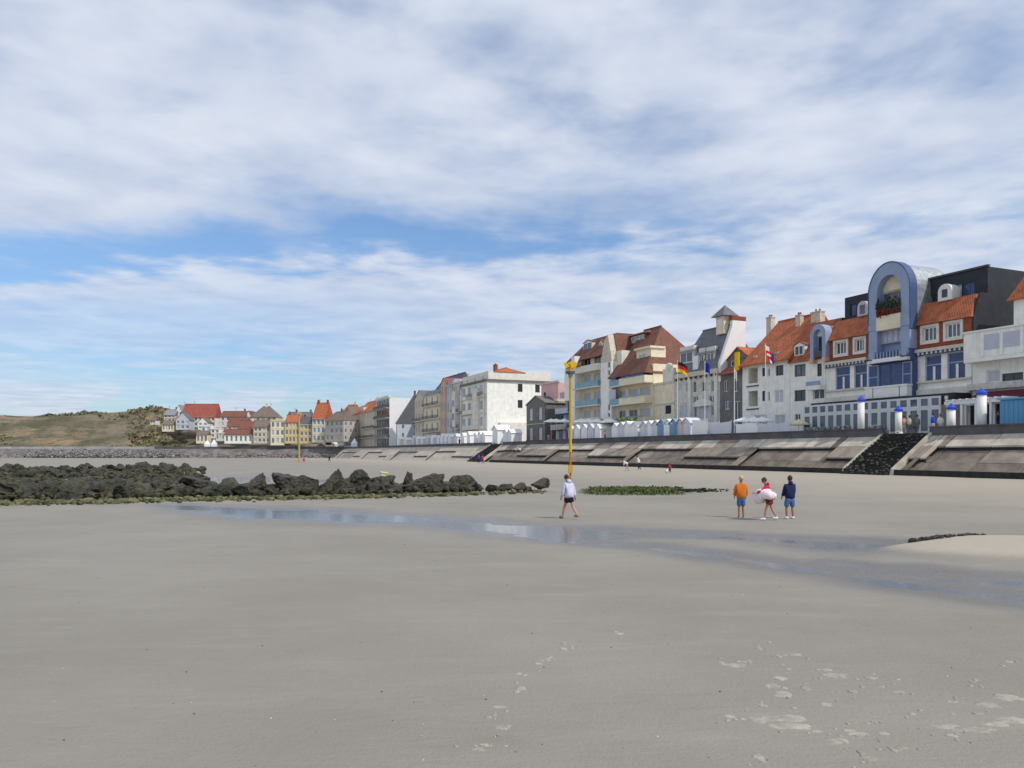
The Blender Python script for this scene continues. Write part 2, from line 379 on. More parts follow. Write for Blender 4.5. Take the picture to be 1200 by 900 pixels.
# pale dry flakes and footprints
mb = MB()
def flake(px, py, wpx, hpx):
    x, y = gpx(px, py); rx = wpx/F*y*.5; ry = hpx*.5*y*y/(F*EYE); n = 14; z = float(ground_z(x, y))
    ph = random.random()*50; vs = []
    for k, (rad, dz_) in enumerate(((1.0, -.004), (.8, .006), (.45, .009))):
        for i in range(n):
            a = 2*math.pi*i/n; j = 1+.65*noise.noise((math.cos(a)*1.6+ph, math.sin(a)*1.6, k*.2))+random.uniform(-.12, .12)
            X, Yy = x+rx*rad*j*math.cos(a), y+ry*rad*j*math.sin(a)
            vs.append((X, Yy, float(ground_z(X, Yy))+dz_))
    fs = [(k*n+i, k*n+(i+1) % n, (k+1)*n+(i+1) % n, (k+1)*n+i) for k in range(2) for i in range(n)]+[tuple(range(2*n, 3*n))]
    mb.add(vs, fs)
for px, py, wp, hp in [(560, 880, 16, 4), (567, 875, 12, 3), (590, 853, 18, 6), (585, 830, 14, 4), (611, 808, 14, 4), (608, 791, 9, 3), (641, 774, 9, 4), (633, 779, 7, 2), (660, 762, 8, 3), (670, 759, 6, 2), (726, 744, 8, 2), (572, 842, 8, 2),
                       (862, 781, 26, 5), (845, 778, 8, 3), (872, 777, 8, 2), (889, 761, 8, 3), (912, 770, 8, 3), (932, 768, 14, 3), (913, 796, 14, 5), (905, 805, 16, 6), (917, 815, 20, 6), (893, 828, 10, 3), (945, 808, 12, 5), (968, 827, 14, 5),
                       (912, 843, 64, 10), (930, 853, 54, 8), (890, 846, 24, 6), (957, 858, 18, 4), (980, 870, 30, 7), (1005, 862, 26, 5), (995, 858, 14, 3), (855, 841, 16, 4), (888, 889, 14, 9), (1018, 891, 22, 5), (1009, 884, 8, 6), (1035, 861, 14, 3), (1068, 838, 8, 3), (1025, 848, 9, 3),
                       (980, 793, 24, 6), (968, 786, 12, 4), (1000, 812, 12, 3), (1020, 796, 16, 3), (1033, 806, 10, 3), (1052, 813, 18, 3), (1115, 824, 14, 3), (1145, 838, 12, 3), (1140, 801, 9, 2), (1183, 777, 10, 2),
                       (1110, 853, 34, 6), (1140, 857, 44, 8), (1165, 850, 34, 6), (1190, 846, 36, 8), (1160, 828, 26, 7), (1182, 819, 34, 8), (1115, 864, 14, 4), (1055, 878, 18, 4), (1046, 880, 8, 8)]:
    flake(px, py, wp*1.1, hp*1.1)
    for _ in range(2): flake(px+random.gauss(0, wp*.8), py+random.gauss(0, hp*1.4), random.uniform(3, 8), random.uniform(1, 2.5))
FLK = M('dry_sand_crust', (.345, .325, .275), var=.25, scale=9, bump=.5, bscale=40, rough=.9)
tag(mb.build('dry_sand_flakes', FLK, beach, True), kind='stuff')

# ------------------------------------------------------------------ far hill behind the left part of the town
RIDGE_PX = np.array([-900, -300, -60, 0, 40, 80, 100, 130, 150, 162, 172, 184, 195, 210, 230, 265, 300, 350, 420, 520, 700])
RIDGE_PY = np.array([500, 492, 489, 487, 488, 487, 485.5, 486, 485, 480, 478, 478, 482, 487, 490, 497, 500, 505, 511, 517, 519])
def hill_z(x, y):
    x = np.asarray(x, float); y = np.asarray(y, float)
    px = 600+F*x/np.maximum(y, 1.); py = np.interp(px, RIDGE_PX, RIDGE_PY); top = EYE+(HZ-py)/F*470.
    wob = fbm(x*.03, y*.03, 1)*26
    z = 4.2+(top-4.2)*sstep(344, 465, y+wob*sstep(345, 370, y))
    rough = sstep(350, 380, y)*sstep(330, 120, px)
    return z+rough*(fbm(x*.05, y*.06, 3)*6.5+fbm(x*.2, y*.2, 2)*2.4)-.02*np.maximum(y-480, 0)
hx = np.arange(-520, 30, 4.); hy = np.arange(339.0, 600, 3.5); HX, HY = np.meshgrid(hx, hy); HH = hill_z(HX, HY)
mb = MB(); ny2, nx2 = HX.shape
mb.v = [tuple(p) for p in np.stack([HX, HY, HH], -1).reshape(-1, 3)]
mb.f = [(j*nx2+i, j*nx2+i+1, (j+1)*nx2+i+1, (j+1)*nx2+i) for j in range(ny2-1) for i in range(nx2-1)]
hm = bpy.data.materials.new('dune_scrub'); hm.use_nodes = True; t = NT(hm.node_tree); bs = t.t.nodes['Principled BSDF']; bs.inputs['Roughness'].default_value = .95
tcn = t.n('ShaderNodeTexCoord'); v = tcn.outputs['Object']
c = t.mixc(t.ramp(t.noise(v, .045, 8, .68), .40, .60), (.085, .078, .038), (.185, .15, .10))
c = t.mixc(t.m('MULTIPLY', t.ramp(t.noise(v, .03, 7, .7, .4), .50, .62), .8), c, (.30, .205, .12))
c = t.mixc(t.m('MULTIPLY', t.ramp(t.noise(v, .16, 7, .75), .50, .64), .8), c, (.05, .055, .026))
t.set(bs.inputs['Base Color'], c)
b = t.n('ShaderNodeBump'); b.inputs['Strength'].default_value = 1.; b.inputs['Distance'].default_value = .8
t.set(b.inputs['Height'], t.noise(v, .4, 5, .7)); t.set(bs.inputs['Normal'], b.outputs[0])
tag(mb.build('hill', hm, smooth=True), 'scrubby ochre and green dune hill', kind='structure')
# scrub growing on it
mb = MB()
for k in range(9000):
    x = random.uniform(-460, -130); y = random.uniform(352, 480); px = 600+F*x/y
    if px > 215 or px < -60: continue
    dens = noise.noise((x*.03, y*.03, 1.7))+(.25 if 150 < px < 200 else 0)+.3*noise.noise((x*.11, y*.11, 4))
    if dens < .15: continue
    z = float(hill_z(x, y)); r = random.uniform(.5, 1.3)
    for q in range(3):
        c0 = Vector((x+random.uniform(-r, r), y+random.uniform(-r, r), z+random.uniform(.0, r)))
        a = Vector((random.gauss(0, 1), random.gauss(0, 1), random.gauss(0, 1))).normalized(); bb = a.orthogonal().normalized()
        mb.quad(c0-a*r*.5-bb*r*.4, c0+a*r*.5-bb*r*.3, c0+a*r*.4+bb*r*.4, c0-a*r*.4+bb*r*.5)
tag(mb.build('dune_scrub', M('scrub_leaves', (.075, .085, .035), var=.55, scale=.12, rough=.9, c2=(.17, .15, .08))), 'low green scrub covering the dune hill', 'scrub', kind='stuff')

# ------------------------------------------------------------------ promenade and sea wall
def strip(name, pts_a, pts_b, mat, **kw):
    mb = MB()
    for (a, b), (c, d) in zip(zip(pts_a, pts_b), zip(pts_a[1:], pts_b[1:])): mb.quad(a, b, d, c)
    return mb.build(name, mat, **kw)
# deck: from the wall top back under the houses
SSEG = [-60]+list(range(-40, int(S_END)+1, 20))
mb = MB()
for a, b in zip(SSEG, SSEG[1:]): mb.quad(sn(a, 5.3, PZ), sn(a, 140, PZ), sn(b, 140, PZ), sn(b, 5.3, PZ))
mb.quad(sn(S_END, 5.3, PZ), sn(S_END, 140, PZ), (-40, 460, PZ), (-88, 334, PZ))
for p, q in zip(SHORE[1:], SHORE[2:]): mb.quad((p.x, p.y+5.0, PZ), (p.x, p.y+22, PZ), (q.x, q.y+22, PZ), (q.x, q.y+5.0, PZ))
tag(mb.build('promenade', DECK), 'paved promenade above the sea wall', kind='structure')

wall_root = empty('sea_wall', sn(100, 0, 0), 0, 'long sloping concrete sea wall of big slabs below the promenade', 'sea wall')
wo_ = wall_root.location.copy()
def wl(v): return Vector(v)-wo_
UP = [(s_at(b, 3.4), s_at(a, 3.4)) for a, b in ((1099, 1290), (889, 981), (752, 813), (655, 698), (583, 614), (511, 536), (468, 491), (432, 449), (402, 418))]
LOW = [(s_at(b, 1.6), s_at(a, 1.6)) for a, b in ((1075, 1090), (957, 1070), (791, 866), (681, 734), (599, 641), (523, 566), (475, 501), (437, 453), (411, 422))]
STAIR = [(11.6, 16.6), (112, 119)]
TIER = [0., .34, .67, 1.]                # from the foot up
N1, ZT = 5.0, 4.05                       # top of the slope
cuts = sorted({-30., *[x for p in UP+LOW+STAIR for x in p if x < S_END], S_END})
edges = []
for a, b in zip(cuts, cuts[1:]):
    k = max(1, round((b-a)/4.2)); edges += [a+(b-a)*i/k for i in range(k)]
edges.append(S_END)
def inside(s, rs): return any(a <= s <= b for a, b in rs)
risers = MB(); base = MB(); toe = MB()
def prof(s, f, drop):
    zf = float(foot_z(s))+(.50 if s < 108 else .02); n = .25+(N1-.25)*f
    return sn(s, n, zf+(ZT-zf)*f-drop)
for a, b in zip(edges, edges[1:]):
    m = .5*(a+b); g = .045
    if inside(m, STAIR): continue
    d_mid = .42 if inside(m, UP) else 0.
    d_low = .42 if (inside(m, UP) or inside(m, LOW)) else 0.
    for i in range(3):
        dr = (d_low, d_mid, 0.)[i]; f0, f1 = TIER[i], TIER[i+1]
        f0x = f0-(.012 if i and (d_low, d_mid)[i-1] > dr else 0)
        top = [prof(a+g, f0x+.004, dr), prof(b-g, f0x+.004, dr), prof(b-g, f1-.004, dr), prof(a+g, f1-.004, dr)]
        dn = Vector((-WN.x*.08, -WN.y*.08, 0)); th = Vector((0, 0, -.14))
        jz = random.uniform(-.02, .02)
        vs = [wl(p+Vector((0, 0, jz))) for p in top]+[wl(p+th) for p in top]
        mb = MB().add(vs, ((0, 1, 2, 3), (7, 6, 5, 4), (0, 4, 5, 1), (1, 5, 6, 2), (2, 6, 7, 3), (3, 7, 4, 0)))
        if m > 118: mt = CONCF if random.random() < .8 else CONC
        else:
            w3 = [(.1, .45), (.3, .75), (.72, .95)][i]; r_ = random.random()
            if dr > 0: r_ = r_*.4+.6
            mt = CONC if r_ < w3[0] else CONC2 if r_ < w3[1] else CONC3
        mb.build('slab', mt, wall_root)
    # substrate that shows in the joints, and risers darkened for weed and shade where the lower slabs sit deeper
    base.add([wl(prof(a, 0, .62)), wl(prof(b, 0, .62)), wl(prof(b, 1, .62)), wl(prof(a, 1, .62))], ((0, 1, 2, 3),))
    for f, lo, hi in ((TIER[2], d_mid, 0.), (TIER[1], d_low, d_mid)):
        if lo > hi:
            p, q = prof(a, f+.012, lo+.1), prof(b, f+.012, lo+.1); h = Vector((0, 0, lo-hi+.0))
            risers.add([wl(x) for x in (p, q, q+h, p+h)], ((0, 1, 2, 3),))
    if m < 108:
        z0 = -.4; ta, tb = float(foot_z(a))+.49, float(foot_z(b))+.49
        toe.add([wl(v) for v in (sn(a, .12, z0), sn(b, .12, z0), sn(b, .12, tb), sn(a, .12, ta), sn(b, .4, tb), sn(a, .4, ta))], ((0, 1, 2, 3), (3, 2, 4, 5)))
base.build('slope_core', CONC3, wall_root); risers.build('riser', WEED_SHADE, wall_root); toe.build('toe', WEED_SHADE, wall_root)
# parapet in lengths, broken at the stairs
ped = sorted([-30.]+[x for p in STAIR for x in p]+[S_END])
for i in range(0, len(ped), 2):
    a, b = ped[i], ped[i+1]; k = max(1, round((b-a)/12.))
    for j in range(k):
        s0, s1 = a+(b-a)*j/k+.02, a+(b-a)*(j+1)/k-.02
        hgt = 4.78 if s1 < 108 else 4.62
        poly = [sn(s0, 4.85, 3.6), sn(s0, 4.85, hgt-.12), sn(s0, 4.78, hgt-.12), sn(s0, 4.78, hgt), sn(s0, 5.28, hgt), sn(s0, 5.28, 3.6)]
        MB().prism([wl(p) for p in poly], (0, 0, 0), (WD.x*(s1-s0), WD.y*(s1-s0), 0)).build('parapet', PARA, wall_root)
# stairs through the slope, black with weed
for si, (a, b) in enumerate(STAIR):
    st = empty('beach_stairs', sn((a+b)/2, 0, float(foot_z(a))), 0, ['wide weed blackened stone stairs between two white posts with blue caps', 'narrow dark stone stairs between pale slabs, below the white beach cabins'][si], 'stairs')
    o_ = st.location; n_ = 15
    for i in range(n_):
        zf = float(foot_z(a)); f0 = i/n_; z1 = zf+(PZ-zf)*(i+1)/n_; na, nb = -.6+5.9*f0, -.6+5.9*(i+1)/n_+.3
        wob = [random.uniform(-.06, .06) for _ in range(4)]
        poly = [sn(a+.05, na+wob[0], z1-.5), sn(a+.05, na+wob[1], z1+wob[2]*.4), sn(a+.05, nb, z1+wob[2]*.4), sn(a+.05, nb, z1-.5)]
        MB().prism([p-o_ for p in poly], (0, 0, 0), (WD.x*(b-a-.1), WD.y*(b-a-.1), 0)).build('step', WEED_SHADE, st)
    rb = MB()
    for k in range(150 if si == 0 else 60):
        f = random.random()**1.2; s = random.uniform(a+.1, b-.1); n = -.6+5.4*f; z = float(foot_z(a))+(PZ-float(foot_z(a)))*f+.12; r_ = random.uniform(.06, .2)*(1.15-f*.6)
        rb.ball(sn(s, n, z)-o_, r_, 6, 4, (1, 1, .7), .25)
    tag(rb.build('weed_and_stones', M('black_wrack', (.035, .034, .03), var=.6, scale=2, rough=.7, c2=(.08, .075, .06)), st), kind='stuff')
    for s_ in (a-.15, b+.15):            # pale cheek walls
        zf = float(foot_z(s_))
        poly = [sn(s_-.16, -.2, zf-.4), sn(s_-.16, .1, zf+.55), sn(s_-.16, 5.0, 4.32), sn(s_-.16, 5.0, 3.4)]
        MB().prism([p-o_ for p in poly], (0, 0, 0), (WD.x*.32, WD.y*.32, 0)).build('cheek_wall', CONC, st)
# far bent shore: rough grey revetment, parapet, rip-rap
far_wall = empty('far_revetment', (SHORE[1].x, SHORE[1].y, -.3), 0, 'grey stone revetment curving below the hillside houses', 'sea wall'); o_ = far_wall.location
mb = MB(); pw = MB(); pale = MB()
for p, q in zip(SHORE, SHORE[1:]):
    k = max(2, int((q-p).length/5))
    for i in range(k):
        a, b = p.lerp(q, i/k), p.lerp(q, (i+1)/k)
        A = [Vector((a.x, a.y-.5, -1.2)), Vector((a.x, a.y+2.4, 1.7+random.uniform(-.2, .2))), Vector((a.x, a.y+5, 4.0))]
        B = [Vector((b.x, b.y-.5, -1.2)), Vector((b.x, b.y+2.4, 1.7+random.uniform(-.2, .2))), Vector((b.x, b.y+5, 4.0))]
        for u in range(2): mb.quad(A[u]-o_, B[u]-o_, B[u+1]-o_, A[u+1]-o_)
        tgt = pale if a.x < -152 else pw
        x0, x1 = sorted((a.x, b.x)); ym = (a.y+b.y)/2
        tgt.add([Vector((a.x, a.y+4.9, -1.))-o_, Vector((b.x, b.y+4.9, -1.))-o_, Vector((b.x, b.y+4.9, 4.9))-o_, Vector((a.x, a.y+4.9, 4.9))-o_, Vector((b.x, b.y+5.5, 4.9))-o_, Vector((a.x, a.y+5.5, 4.9))-o_], ((0, 1, 2, 3), (3, 2, 4, 5)))
mb.build('slope', M('rough_revetment', (.17, .155, .15), var=.4, scale=.35, bump=1., bscale=2), far_wall)
pw.build('parapet', PARA, far_wall); pale.build('pale_parapet', M('pale_wall_render', (.44, .42, .39), var=.3, scale=.15), far_wall)

# ------------------------------------------------------------------ buildings
WMESH = {}
def win_mesh(w_, h_, nx, nz, fr):
    key = (round(w_, 2), round(h_, 2), nx, nz, fr)
    if key in WMESH: return WMESH[key]
    f = MB(); d0, d1 = 0, .09
    f.box(0, w_, d0, d1, 0, fr).box(0, w_, d0, d1, h_-fr, h_).box(0, fr, d0, d1, fr, h_-fr).box(w_-fr, w_, d0, d1, fr, h_-fr)
    for i in range(1, nx): x = fr+(w_-2*fr)*i/nx; f.box(x-fr*.45, x+fr*.45, .01, d1-.01, fr, h_-fr)
    for i in range(1, nz): z = fr+(h_-2*fr)*i/nz; f.box(fr, w_-fr, .015, d1-.015, z-fr*.4, z+fr*.4)
    g = MB().box(fr*.6, w_-fr*.6, .05, .075, fr*.6, h_-fr*.6)
    WMESH[key] = (f.mesh('window'), g.mesh('pane')); return WMESH[key]
def slotted(me, mat, cache={}):
    k = (me.name, mat.name)
    if k not in cache:
        c = me.copy(); c.materials.clear(); c.materials.append(mat); cache[k] = c
    return cache[k]
class Bld:
    """a building seen front on in its own frame: x to the right along the facade, y into the house, z up from its base"""
    def __init__(s, name, label, pxl, pxr, nf=NF, base=PZ, Y=None, ang=None, group=None, cat='building'):
        if Y is None:
            q = sn(s_at(pxl, nf), nf); s.O = Vector((q.x, q.y)); s.ang = SROT
        else:
            s.O = Vector(((pxl-600)/F*Y, Y)); s.ang = R(ang)
        s.ax = Vector((math.cos(s.ang), math.sin(s.ang))); s.ay = Vector((-s.ax.y, s.ax.x)); s.b = base
        s.root = empty(name, (s.O.x, s.O.y, base), s.ang, label, cat, group); s.W = s.u(pxr)
    def u(s, px, v=0.):
        r = (px-600)/F; o = s.O+s.ay*v; return (r*o.y-o.x)/(s.ax.x-r*s.ax.y)
    def z(s, px, py, v=0.):
        o = s.O+s.ay*v; return zat(py, o.y+s.ax.y*s.u(px, v))-s.b
    def mb(s, name, m, mat, smooth=False, parent=None): return m.build(name, mat, parent or s.root, smooth)
    def holed(s, m, x0, x1, z0, z1, holes, y=0., rev=.22, tr=None):
        """wall face in the xz plane with real openings and reveals; tr maps (x,y,z) to another plane"""
        tr = tr or (lambda x, y_, z: (x, y_, z)); e = 1e-4
        xs = sorted({x0, x1, *[min(max(v, x0), x1) for h in holes for v in h[:2]]}); zs = sorted({z0, z1, *[min(max(v, z0), z1) for h in holes for v in h[2:4]]})
        for a, b in zip(xs, xs[1:]):
            for c, d in zip(zs, zs[1:]):
                if b-a < e or d-c < e: continue
                mxx, mzz = (a+b)/2, (c+d)/2
                if any(h[0] < mxx < h[1] and h[2] < mzz < h[3] for h in holes): continue
                m.quad(tr(a, y, c), tr(b, y, c), tr(b, y, d), tr(a, y, d))
        for a, b, c, d in holes:
            m.quad(tr(a, y, c), tr(b, y, c), tr(b, y+rev, c), tr(a, y+rev, c)); m.quad(tr(a, y, d), tr(b, y, d), tr(b, y+rev, d), tr(a, y+rev, d))
            m.quad(tr(a, y, c), tr(a, y, d), tr(a, y+rev, d), tr(a, y+rev, c)); m.quad(tr(b, y, c), tr(b, y, d), tr(b, y+rev, d), tr(b, y+rev, c))
        return m
    def win(s, h, y=0., nx=2, nz=1, frame=PAINTW, pane=None, fr=None, parent=None, rot=None, name='window', rec=.12):
        a, b, c, d = h; fr = fr or max(.07, min(.12, (b-a)*.09)); fm, gm = win_mesh(b-a, d-c, nx, nz, fr)
        if pane is None: pane = random.choice((GLASS, GLASS, GLASS, GLASSG, CURT))
        o = mkobj(name, slotted(fm, frame), None, parent or s.root, loc=(a, y+rec, c))
        if rot is not None: o.location = rot[0]; o.rotation_euler = (0, 0, rot[1])
        mkobj('pane', slotted(gm, pane), None, o); return o
    def body(s, x0, x1, D, z1, holes, mat, y=0., z0=-.3, name='wall', gable=None, sideholes=()):
        m = MB(); s.holed(m, x0, x1, z0, z1, holes, y)
        s.holed(m, y, y+D, z0, z1, list(sideholes), 0, .2, lambda p, q, r: (x1-q, p, r))
        m.quad((x0, y, z0), (x0, y+D, z0), (x0, y+D, z1), (x0, y, z1)); m.quad((x0, y+D, z0), (x1, y+D, z0), (x1, y+D, z1), (x0, y+D, z1))
        m.quad((x0, y, z1), (x1, y, z1), (x1, y+D, z1), (x0, y+D, z1))
        if gable:                       # triangles at both ends for a ridge along x
            for x in (x0, x1): m.add(((x, y, z1), (x, y+D, z1), (x, y+D/2, z1+gable)), ((0, 1, 2),))
        return s.mb(name, m, mat)
    def roof_x(s, x0, x1, D, z, hgt, mat, y=0., ov=.35, hipl=0., hipr=0., th=.16, rf=.5, name='roof', parent=None, end=.12):
        """ridge along the facade; hip insets at either end"""
        yr = y+D*rf; a, b = x0-end, x1+end; k = hgt/(D*rf); zf = z-ov*k*.6
        m = MB()
        for dz_ in (0,):
            P = [(a, y-ov, zf), (b, y-ov, zf), (b, y+D+ov, zf), (a, y+D+ov, zf), (a+hipl, yr, z+hgt), (b-hipr, yr, z+hgt)]
        Q = [(p[0], p[1], p[2]-th) for p in P]
        m.add(P+Q, ((0, 1, 5, 4), (2, 3, 4, 5), (1, 2, 5), (3, 0, 4), (6, 7, 11, 10), (8, 9, 10, 11), (0, 1, 7, 6), (1, 2, 8, 7), (2, 3, 9, 8), (3, 0, 6, 9)))
        r = s.mb(name, m, mat, parent=parent)
        MB().tube((a+hipl, yr, z+hgt+.02), (b-hipr, yr, z+hgt+.02), .13, seg=6).build('ridge', mat, r); return r
    def roof_y(s, x0, x1, D, z, hgt, mat, y=0., ov=.3, th=.16, name='roof', wall=None):
        """ridge runs back from the street: gable faces the sea"""
        xm = (x0+x1)/2; m = MB()
        P = [(x0-ov, y-.15, z-ov*hgt/((x1-x0)/2)*.6), (xm, y-.15, z+hgt), (x1+ov, y-.15, z-ov*hgt/((x1-x0)/2)*.6)]
        for p, q in ((P[0], P[1]), (P[1], P[2])):
            m.prism([p, q, (q[0], q[1], q[2]+th), (p[0], p[1], p[2]+th)], (0, 0, 0), (0, D+.3, 0))
        if wall: s.mb('gable_wall', MB().prism([(x0, y+.004, z), (x1, y+.004, z), (xm, y+.004, z+hgt-.02)], (0, 0, 0), (0, D-.01, 0)), wall)
        return s.mb(name, m, mat)
    def mansard(s, x0, x1, D, z, hgt, mat, inset=.9, y=0., ov=.25, insl=None, insr=None, name='roof', top=None):
        il = inset if insl is None else insl; ir = inset if insr is None else insr
        a = [(x0-ov*.5, y-ov, z), (x1+ov*.5, y-ov, z), (x1+ov*.5, y+D, z), (x0-ov*.5, y+D, z)]; b = [(x0+il, y+inset, z+hgt), (x1-ir, y+inset, z+hgt), (x1-ir, y+D-inset, z+hgt), (x0+il, y+D-inset, z+hgt)]
        m = MB().add(a+b, ((0, 1, 5, 4), (1, 2, 6, 5), (2, 3, 7, 6), (3, 0, 4, 7), (4, 5, 6, 7), (3, 2, 1, 0))); r = s.mb(name, m, mat)
        return r
    def chimney(s, x, y, z0, z1, w_=.8, d=.6, mat=None, parent=None):
        o = MB().box(x-w_/2, x+w_/2, y-d/2, y+d/2, z0, z1-.15).box(x-w_/2-.07, x+w_/2+.07, y-d/2-.07, y+d/2+.07, z1-.15, z1).build('chimney', mat or BRICK, parent or s.root)
        MB().tube((x-w_*.2, y, z1), (x-w_*.2, y, z1+.35), .12, .1, 8).tube((x+w_*.22, y, z1), (x+w_*.22, y, z1+.3), .12, .1, 8).build('chimney_pot', TILE2, o); return o
    def box(s, name, mat, x0, x1, y0, y1, z0, z1, parent=None): return s.mb(name, MB().box(x0, x1, y0, y1, z0, z1), mat, parent=parent)
    def dormer(s, x0, x1, z0, z1, y, depth, mat, roofmat, pane=None, pitch=.5, fr=PAINTW):
        d = s.mb('dormer', MB().box(x0, x1, y, y+depth, z0, z1).prism([(x0, y, z1), (x1, y, z1), ((x0+x1)/2, y, z1+pitch)], (0, 0, 0), (0, depth, 0)), mat)
        s.win((x0+.12, x1-.12, z0+.15, z1-.08), y-.2, 2, 1, fr, pane, parent=d)
        xm = (x0+x1)/2; m = MB()
        for p, q in (((x0-.15, z1-.08), (xm, z1+pitch)), ((xm, z1+pitch), (x1+.15, z1-.08))):
            m.prism([(p[0], y-.12, p[1]), (q[0], y-.12, q[1]), (q[0], y-.12, q[1]+.1), (p[0], y-.12, p[1]+.1)], (0, 0, 0), (0, depth+.12, 0))
        m.build('dormer_roof', roofmat, d); return d
    def balcony(s, x0, x1, z, proj=1.1, slab=OFFWH, rail=DARKF, y=0., solid=None, hr=1.0):
        b = s.mb('balcony', MB().box(x0, x1, y-proj, y-.003, z-.18, z), slab); m = MB()
        if solid: m.box(x0, x1, y-proj, y-proj+.07, z+.002, z+hr).box(x0, x0+.07, y-proj+.07, y-.003, z+.002, z+hr).box(x1-.07, x1, y-proj+.07, y-.003, z+.002, z+hr); m.build('balustrade', solid, b)
        else:
            for zz in (hr, .5, .12): m.box(x0, x1, y-proj, y-proj+.05, z+zz-.05, z+zz)
            k = max(2, int((x1-x0)/.35))
            for i in range(k+1): xx = x0+(x1-x0-.05)*i/k; m.box(xx, xx+.05, y-proj+.005, y-proj+.045, z, z+hr-.05)
            m.build('railing', rail, b)
        return b

def rows(b, zs, xs, ww, hh, jitter=0):
    return [(x-ww/2, x+ww/2, z, z+hh) for z in zs for x in xs]

def plain(label, pxl, pxr, py_eave, mat, roof='flat', roofmat=SLATE, py_ridge=None, floors=3, cols=3, D=10., nf=NF, base=PZ, Y=None, ang=None, side=0, balc=None, ww=1.1, hw=.62, frame=PAINTW, pane=None, name='house', grp=None, chim=0, shop=None, hip=0., gf=0.):
    """an ordinary house: openings, windows, cornice, roof, chimneys; pixel rows are read at its right-hand corner"""
    b = Bld(name, label, pxl, pxr, nf, base, Y, ang, grp, 'house'); W = b.W; H = b.z(pxr, py_eave); fh = (H-gf)/floors
    xs = [W*(i+.5)/cols for i in range(cols)]; ww = min(ww, W/cols*.62); holes = []; kinds = []
    for f in range(floors):
        for x in xs:
            h_ = fh*hw; holes.append((x-ww/2, x+ww/2, gf+fh*f+fh*.2, gf+fh*f+fh*.2+h_))
    sh = []
    if side:
        for f in range(floors):
            for k in range(side): y0 = D*(k+.5)/side; sh.append((y0-ww/2, y0+ww/2, gf+fh*f+fh*.25, gf+fh*f+fh*.25+fh*.5))
    hg = None
    if py_ridge is not None: hr = (H and zat(py_ridge, b.O.y+b.ax.y*W+b.ay.y*D*.5)-b.b)-H
    if roof == 'x' and not hip: hg = hr
    b.body(0, W, D, H, holes, mat, gable=hg, sideholes=sh)
    for h in holes: b.win(h, 0, 2, 1, frame, pane)
    for (y0, y1, z0, z1) in sh:
        b.win((0, y1-y0, z0, z1), 0, 2, 1, frame, GLASS, rot=((W-.1, y0, z0), math.pi/2))
    if roof == 'flat':
        b.mb('parapet', MB().box(-.1, W+.1, -.25, .15, H+.003, H+.45).box(W-.2, W+.08, .15, D, H+.003, H+.4).box(-.08, .2, .15, D, H+.003, H+.4), mat)
    elif roof == 'x': b.roof_x(0, W, D, H, hr, roofmat, hipl=hip, hipr=hip)
    elif roof == 'y': b.roof_y(0, W, D, H, hr, roofmat, wall=mat)
    elif roof == 'mansard': b.mansard(0, W, D, H, hr, roofmat)
    if roof in ('x', 'mansard'): b.mb('cornice', MB().box(-.05, W+.05, -.3, -.003, H-.35, H-.12), TRIM)
    for k in range(chim):
        zt = H+(hr if py_ridge is not None else .4); b.chimney(W*(.12+.76*k/max(1, chim-1)) if chim > 1 else W*(.5 if hip else .85), D*.5, zt-.8, zt+1.1, mat=random.choice((BRICK, OFFWH, DGREY)))
    b.mb('downpipe', MB().tube((W-.25, -.12, 0), (W-.25, -.12, H-.2), .06, seg=6), GREYW)
    if random.random() < .6:
        zt = H+(hr*.9 if py_ridge is not None else .4); xa = W*random.uniform(.2, .8); am = MB().tube((xa, D*.5, zt-.3), (xa, D*.5, zt+2.2), .04, seg=5)
        for q_ in range(4): am.box(xa-.5+.06*q_, xa+.5-.06*q_, D*.5-.02, D*.5+.02, zt+1.5+q_*.2, zt+1.54+q_*.2)
        b.mb('aerial', am, DARKF)
    for f in (balc or ()): b.balcony(.1, W-.1, gf+fh*f+fh*.12, .9)
    for f in range(1, floors): b.mb('string_course', MB().box(-.02, W+.02, -.07, -.002, gf+fh*f-.06, gf+fh*f+.06), TRIM)
    return b

# ---- white block with the big balcony, at the frame's right edge
b = Bld('modern_block', 'white modern block with boxy solid balcony and burgundy awning', 1139.5, 1290)
W = b.W; zt = b.z(1180, 384, -1.2); zb = b.z(1180, 420, -1.2)
hw_ = [(b.u(1156), b.u(1172), b.z(1165, 448), b.z(1165, 433)), (b.u(1174), b.u(1199), b.z(1186, 449), b.z(1186, 437)), (b.u(1203), b.u(1240), b.z(1186, 449), b.z(1186, 437))]
b.body(0, W, 9, zb+.3, hw_, WHITE)
b.win(hw_[0], 0, 1, 1, PAINTW, SHUT); b.win(hw_[1], 0, 2, 1, DARKF, GLASS); b.win(hw_[2], 0, 2, 1, DARKF, GLASS)
bal = b.box('balcony', WHITE, 0, W, -1.2, 1.6, zb, zb+.35)
m = MB().box(0, W, -1.2, -1.0, zb+.36, zt).box(0, .2, -1.0, 1.6, zb+.36, zt); m.build('balustrade', WHITE, bal)
MB().box(-.08, W, -1.3, -.9, zt+.003, zt+.16).build('coping', PAINTW, bal)
for p in (1150, 1172, 1196): x = b.u(p, -1.2); MB().box(x, x+.25, -1.25, -1.203, zb+.4, zt-.05).build('pilaster', WHITE, bal)
for p, q in ((1153, 1171), (1176, 1195)): MB().box(b.u(p, -1.2), b.u(q, -1.2), -1.222, -1.203, zb+1.0, zt-.35).build('panel', SHUT, bal)
zl = b.z(1160, 452); b.box('ledge', STONEG, -.1, W, -.6, -.003, zl-.35, zl+.25)
aw_ = MB(); za = b.z(1170, 458, -.6); aw_.prism([(b.u(1153), -.6, za), (b.u(1153), -2.2, za-.7), (b.u(1153), -2.2, za-.95), (b.u(1153), -.6, za-.2)], (0, 0, 0), (W-b.u(1153), 0, 0)); b.mb('awning', aw_, BURG)
